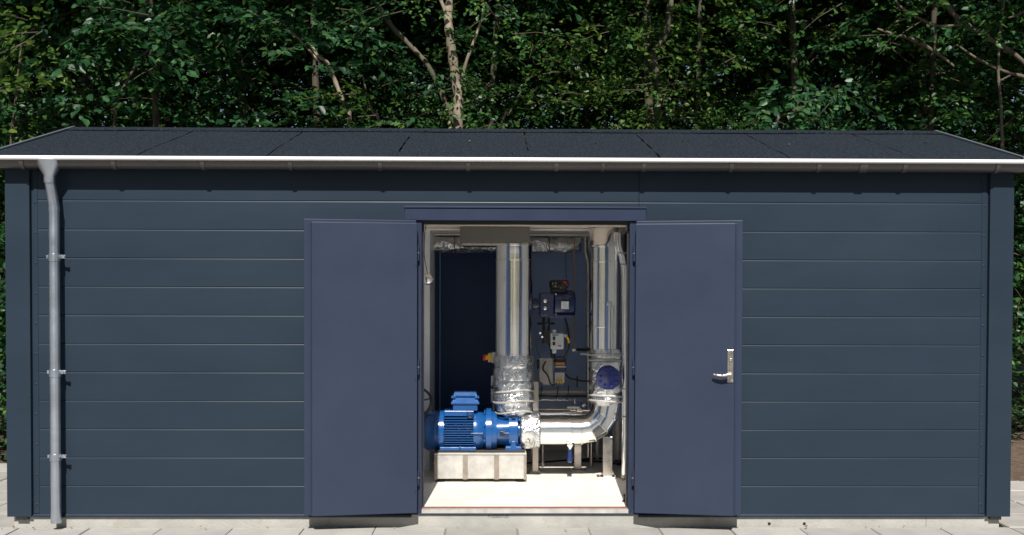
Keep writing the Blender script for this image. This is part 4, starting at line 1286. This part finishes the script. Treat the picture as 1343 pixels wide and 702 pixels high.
# slender pale stems in front of the foliage
def stem(name, paths, label, m='bark', Y=4.6, sprays=(), kind=0, ll=0.075):
    first = paths[0][0]
    base_p = W(first[0][0], first[0][1], Y)
    t = thing(name, (base_p.x, Y, GZ - 0.05), label, 'tree', 'slender stems behind the roof')
    for j, (pts, r0, r1) in enumerate(paths):
        P3 = [W(px, py, Y + (pt[0] if pt else 0)) for px, py, *pt in pts]
        if j == 0:
            P3 = [Vector((P3[0].x + 0.05, P3[0].y, GZ - 0.1)), Vector((P3[0].x + 0.03, P3[0].y, 1.4))] + P3
        c = curve(P3, 6)
        nn = len(c)
        rad = [sz((r0 + (r1 - r0) * i / (nn - 1)) * (1 + 0.12 * math.sin(i * 1.9)), Y) / 2 for i in range(nn)]
        MB().tube(c, rad, 10).build('trunk' if j == 0 else 'branch', M[m], t, 60)
    if sprays:
        rs = np.random.default_rng(int(base_p.x * 1000) % 9973)
        pts = []
        for px, py, n_, spread in sprays:
            for _ in range(n_):
                p = W(px + rs.normal(0, spread), py + rs.normal(0, spread * 0.55), Y + rs.uniform(-0.7, 0.5))
                pts.append((np.array(p) - np.array(ORG[t.name]), rs.uniform(0, 2 * math.pi) if rs.uniform() < .4 else -math.pi / 2 + rs.normal(0, 0.9)))
        it = iter(pts)
        V, tw = leaf_batch(rs, len(pts), lambda r_: next(it), ll)
        for nm, me in (('crown', leaf_mesh('crown', V, LEAFM[kind])), ('twigs', twig_mesh('twigs', tw))):
            o_ = bpy.data.objects.new(nm, me)
            COL.objects.link(o_)
            o_.parent = t
            o_['kind'] = 'stuff'
    return t


stem('slender_tree', [([(601, 172), (601, 130), (597, 100), (592, 62), (588, 28), (589, 5), (592, -60)], 15, 10),
                      ([(605, 106), (612, 80), (624, 48), (636, 12)], 5, 3), ([(590, 32), (582, 10), (570, -20)], 6, 4)], 'pale slender trunk rising above the middle of the ridge', sprays=((640, 120, 9, 26), (660, 60, 10, 40), (585, 15, 5, 30), (640, 160, 6, 30)), kind=0, ll=0.055)
stem('slender_tree', [([(592, 160), (586, 140), (574, 112), (560, 84), (534, 56), (515, 36), (497, 8), (480, -20)], 7, 6)], 'thin pale stem leaning left beside the slender trunk', Y=4.75, m='bark2', sprays=((505, 80, 4, 12), (545, 150, 6, 22), (530, 20, 6, 30), (560, 110, 3, 12)), kind=1, ll=0.085)
stem('slender_tree', [([(459, 172), (452, 140), (440, 108), (430, 84), (418, 74), (408, 60)], 8, 4), ([(441, 108), (400, 60), (368, 28)], 3, 2)], 'crooked pale stem above the left door', Y=4.8, sprays=((385, 110, 4, 14), (360, 20, 5, 20), (440, 30, 6, 24), (372, 60, 4, 20), (420, 140, 3, 16)), kind=1, ll=0.10)
stem('slender_tree', [([(497, 172), (490, 150), (482, 130), (476, 100)], 4, 2)], 'very thin stem between the crooked and the slender stem', Y=4.9, sprays=((485, 128, 4, 9), (500, 150, 3, 10)), kind=2, ll=0.09)
stem('slender_tree', [([(859, 174), (862, 150), (864, 110), (856, 72), (872, 48), (880, 0), (884, -40)], 10, 8), ([(866, 60), (880, 30), (878, 2)], 4, 3)], 'brown trunk partly hidden by leaves right of the ridge middle', Y=5.0, m='bark2', sprays=((860, 115, 7, 24), (900, 125, 6, 18), (775, 95, 7, 18), (845, 145, 5, 14), (810, 30, 8, 40), (870, 80, 6, 10), (862, 140, 6, 10), (872, 40, 5, 10)), kind=2, ll=0.065)
stem('slender_tree', [([(912, 176), (915, 130), (917, 60), (918, 0), (918, -40)], 6, 5)], 'dark thin stem right of the brown trunk', Y=5.3, m='barkdark', sprays=((970, 20, 8, 22), (960, 80, 9, 30), (950, 150, 6, 26), (1000, 140, 6, 24)), kind=0, ll=0.07)
stem('slender_tree', [([(1316, 240), (1312, 130), (1309, 90), (1312, 40), (1317, 0), (1320, -40)], 5, 3),
                      ([(1343, 101), (1310, 91), (1280, 76), (1255, 59)], 5, 2.5), ([(1345, 14), (1333, 20), (1322, 24)], 4, 2),
                      ([(1308, 108), (1325, 99)], 3, 2)], 'thin bare stem with side branches at the top right', Y=4.4, m='bark2', sprays=((1335, 45, 4, 8), (1330, 150, 4, 10)), kind=0, ll=0.07)
stem('slender_tree', [([(1420, 200), (1350, 90), (1292, 48), (1270, 34), (1250, 18), (1236, -4)], 6, 7),
                      ([(1262, 33), (1230, 34), (1205, 24), (1180, 8), (1172, -6)], 4, 3), ([(1213, 60), (1190, 50), (1172, 45), (1150, 38)], 6, 3),
                      ([(1213, 60), (1240, 78), (1252, 88)], 5, 3), ([(1172, 30), (1198, 20), (1222, 4)], 3, 2)], 'bare crooked tree with forking dry branches at the top right', Y=4.7, m='bark2', sprays=((1245, 135, 5, 16), (1140, 20, 4, 26)), kind=0, ll=0.07)
stem('slender_tree', [([(660, 172), (668, 150), (678, 130), (690, 108)], 4, 2)], 'thin dark twig stem right of the pale trunk', Y=5.0, m='barkdark')
stem('leafy_sapling', [([(1015, 180), (1040, 150), (1075, 128), (1100, 112)], 4, 2)], 'leafy young tree with a broad leaf spray above the right door', Y=4.5, m='barkdark', sprays=((1085, 116, 4, 10), (1050, 130, 5, 14), (1020, 145, 4, 14), (1060, 165, 3, 16)), kind=1, ll=0.09)
stem('leafy_sapling', [([(20, 260), (14, 200), (22, 120), (30, 40)], 6, 3)], 'leafy young tree at the far left with large sunlit leaves', Y=3.9, m='barkdark', sprays=((20, 158, 3, 10), (20, 70, 6, 20), (40, 35, 6, 26), (15, 110, 4, 14)), kind=2, ll=0.085)
stem('leafy_sapling', [([(150, 178), (160, 120), (200, 60), (260, 20)], 5, 3)], 'leafy young tree with large leaves above the left end of the roof', Y=4.3, m='barkdark', sprays=((140, 8, 5, 28), (215, 25, 6, 26), (285, 28, 5, 18), (310, 45, 3, 14), (200, 68, 3, 16), (225, 135, 2, 12), (110, 130, 2, 16)), kind=1, ll=0.11)

# unseen trees added behind the camera: they block low sky and darken pipe reflections
for i in range(11):
    tree(-20 + 4 * i + rng.uniform(-.6, .6), -19 + rng.uniform(-.8, .8) - 0.012 * (i - 5) ** 2, 5 + i % 3, 1, rng.uniform(0, 6.28), 'unseen tree added behind the camera to block low sky light', rng.uniform(0.9, 1.0), group='unseen added trees behind the camera')

# undergrowth beside the building
sh_rad = lambda z: 0.75 - 0.22 * max(0, z - 0.8)
SHRUBS = [make_crown(21, 0, 0.075, 110, 0, sh_rad, 0.12, 2.0), make_crown(22, 1, 0.085, 100, 0, sh_rad, 0.12, 2.0)]
for i, (x, y_, sc, lab) in enumerate(((-4.15, 3.75, 1.0, 'dark leafy shrub at the left end of the building, nearest the paving'), (-4.9, 4.1, 1.15, 'dark leafy shrub behind the nearest one at the left edge'),
                                      (-4.35, 4.9, 1.2, 'tall leafy shrub in the shade behind the left corner'), (4.75, 5.0, 1.0, 'leafy shrub beyond the brown soil at the right edge'),
                                      (5.5, 5.4, 1.2, 'leafy shrub farthest right beyond the soil'), (4.5, 5.9, 1.25, 'tall shaded shrub behind the right corner'))):
    t = thing('shrub', (x, y_, GZ - 0.04), lab, 'shrub', 'shrubs beside the building')
    t.rotation_euler = (0, 0, i * 1.9)
    t.scale = (sc, sc, sc)
    for nm, me in zip(('foliage', 'twigs'), SHRUBS[i % 2]):
        o_ = bpy.data.objects.new(nm, me)
        COL.objects.link(o_)
        o_.parent = t
        o_['kind'] = 'stuff'

# a little leaf litter at the foot of the wall and on the roof
rs = np.random.default_rng(5)
P = []
for _ in range(34):
    if rs.uniform() < 0.55:
        x = rs.choice([rs.normal(-3.35, 0.08), rs.uniform(-3.4, 3.6)])
        P.append((x, -0.02 - abs(rs.normal(0, 0.06)), GZ + 0.006))
    else:
        yy = rs.uniform(0.0, 1.5)
        P.append((rs.uniform(-3.4, 3.6), yy, EZ + (RZ - EZ) * (yy - EY0) / (RY - EY0) + 0.008))
P = np.array(P)
n = len(P)
a = rs.uniform(0, 6.28, n)
d = np.stack([np.cos(a), np.sin(a), rs.uniform(0, .4, n)], 1)
b = np.stack([-np.sin(a), np.cos(a), rs.uniform(-.2, .4, n)], 1)
u_ = np.array([0, 0, 1.0])
ln = rs.uniform(0.012, 0.034, n)[:, None]
V = np.stack([P, P + d * ln * .3 + b * ln * .3 + u_ * .004, P + d * ln * .7 + b * ln * .24 + u_ * .006, P + d * ln, P + d * ln * .7 - b * ln * .24 + u_ * .003, P + d * ln * .3 - b * ln * .3 + u_ * .002], 1)
lit = bpy.data.objects.new('leaf_litter', leaf_mesh('leaf_litter', V, M['litter']))
COL.objects.link(lit)
tag(lit, 'dry brown leaf crumbs scattered on roof and paving', 'leaf litter', kind='stuff')
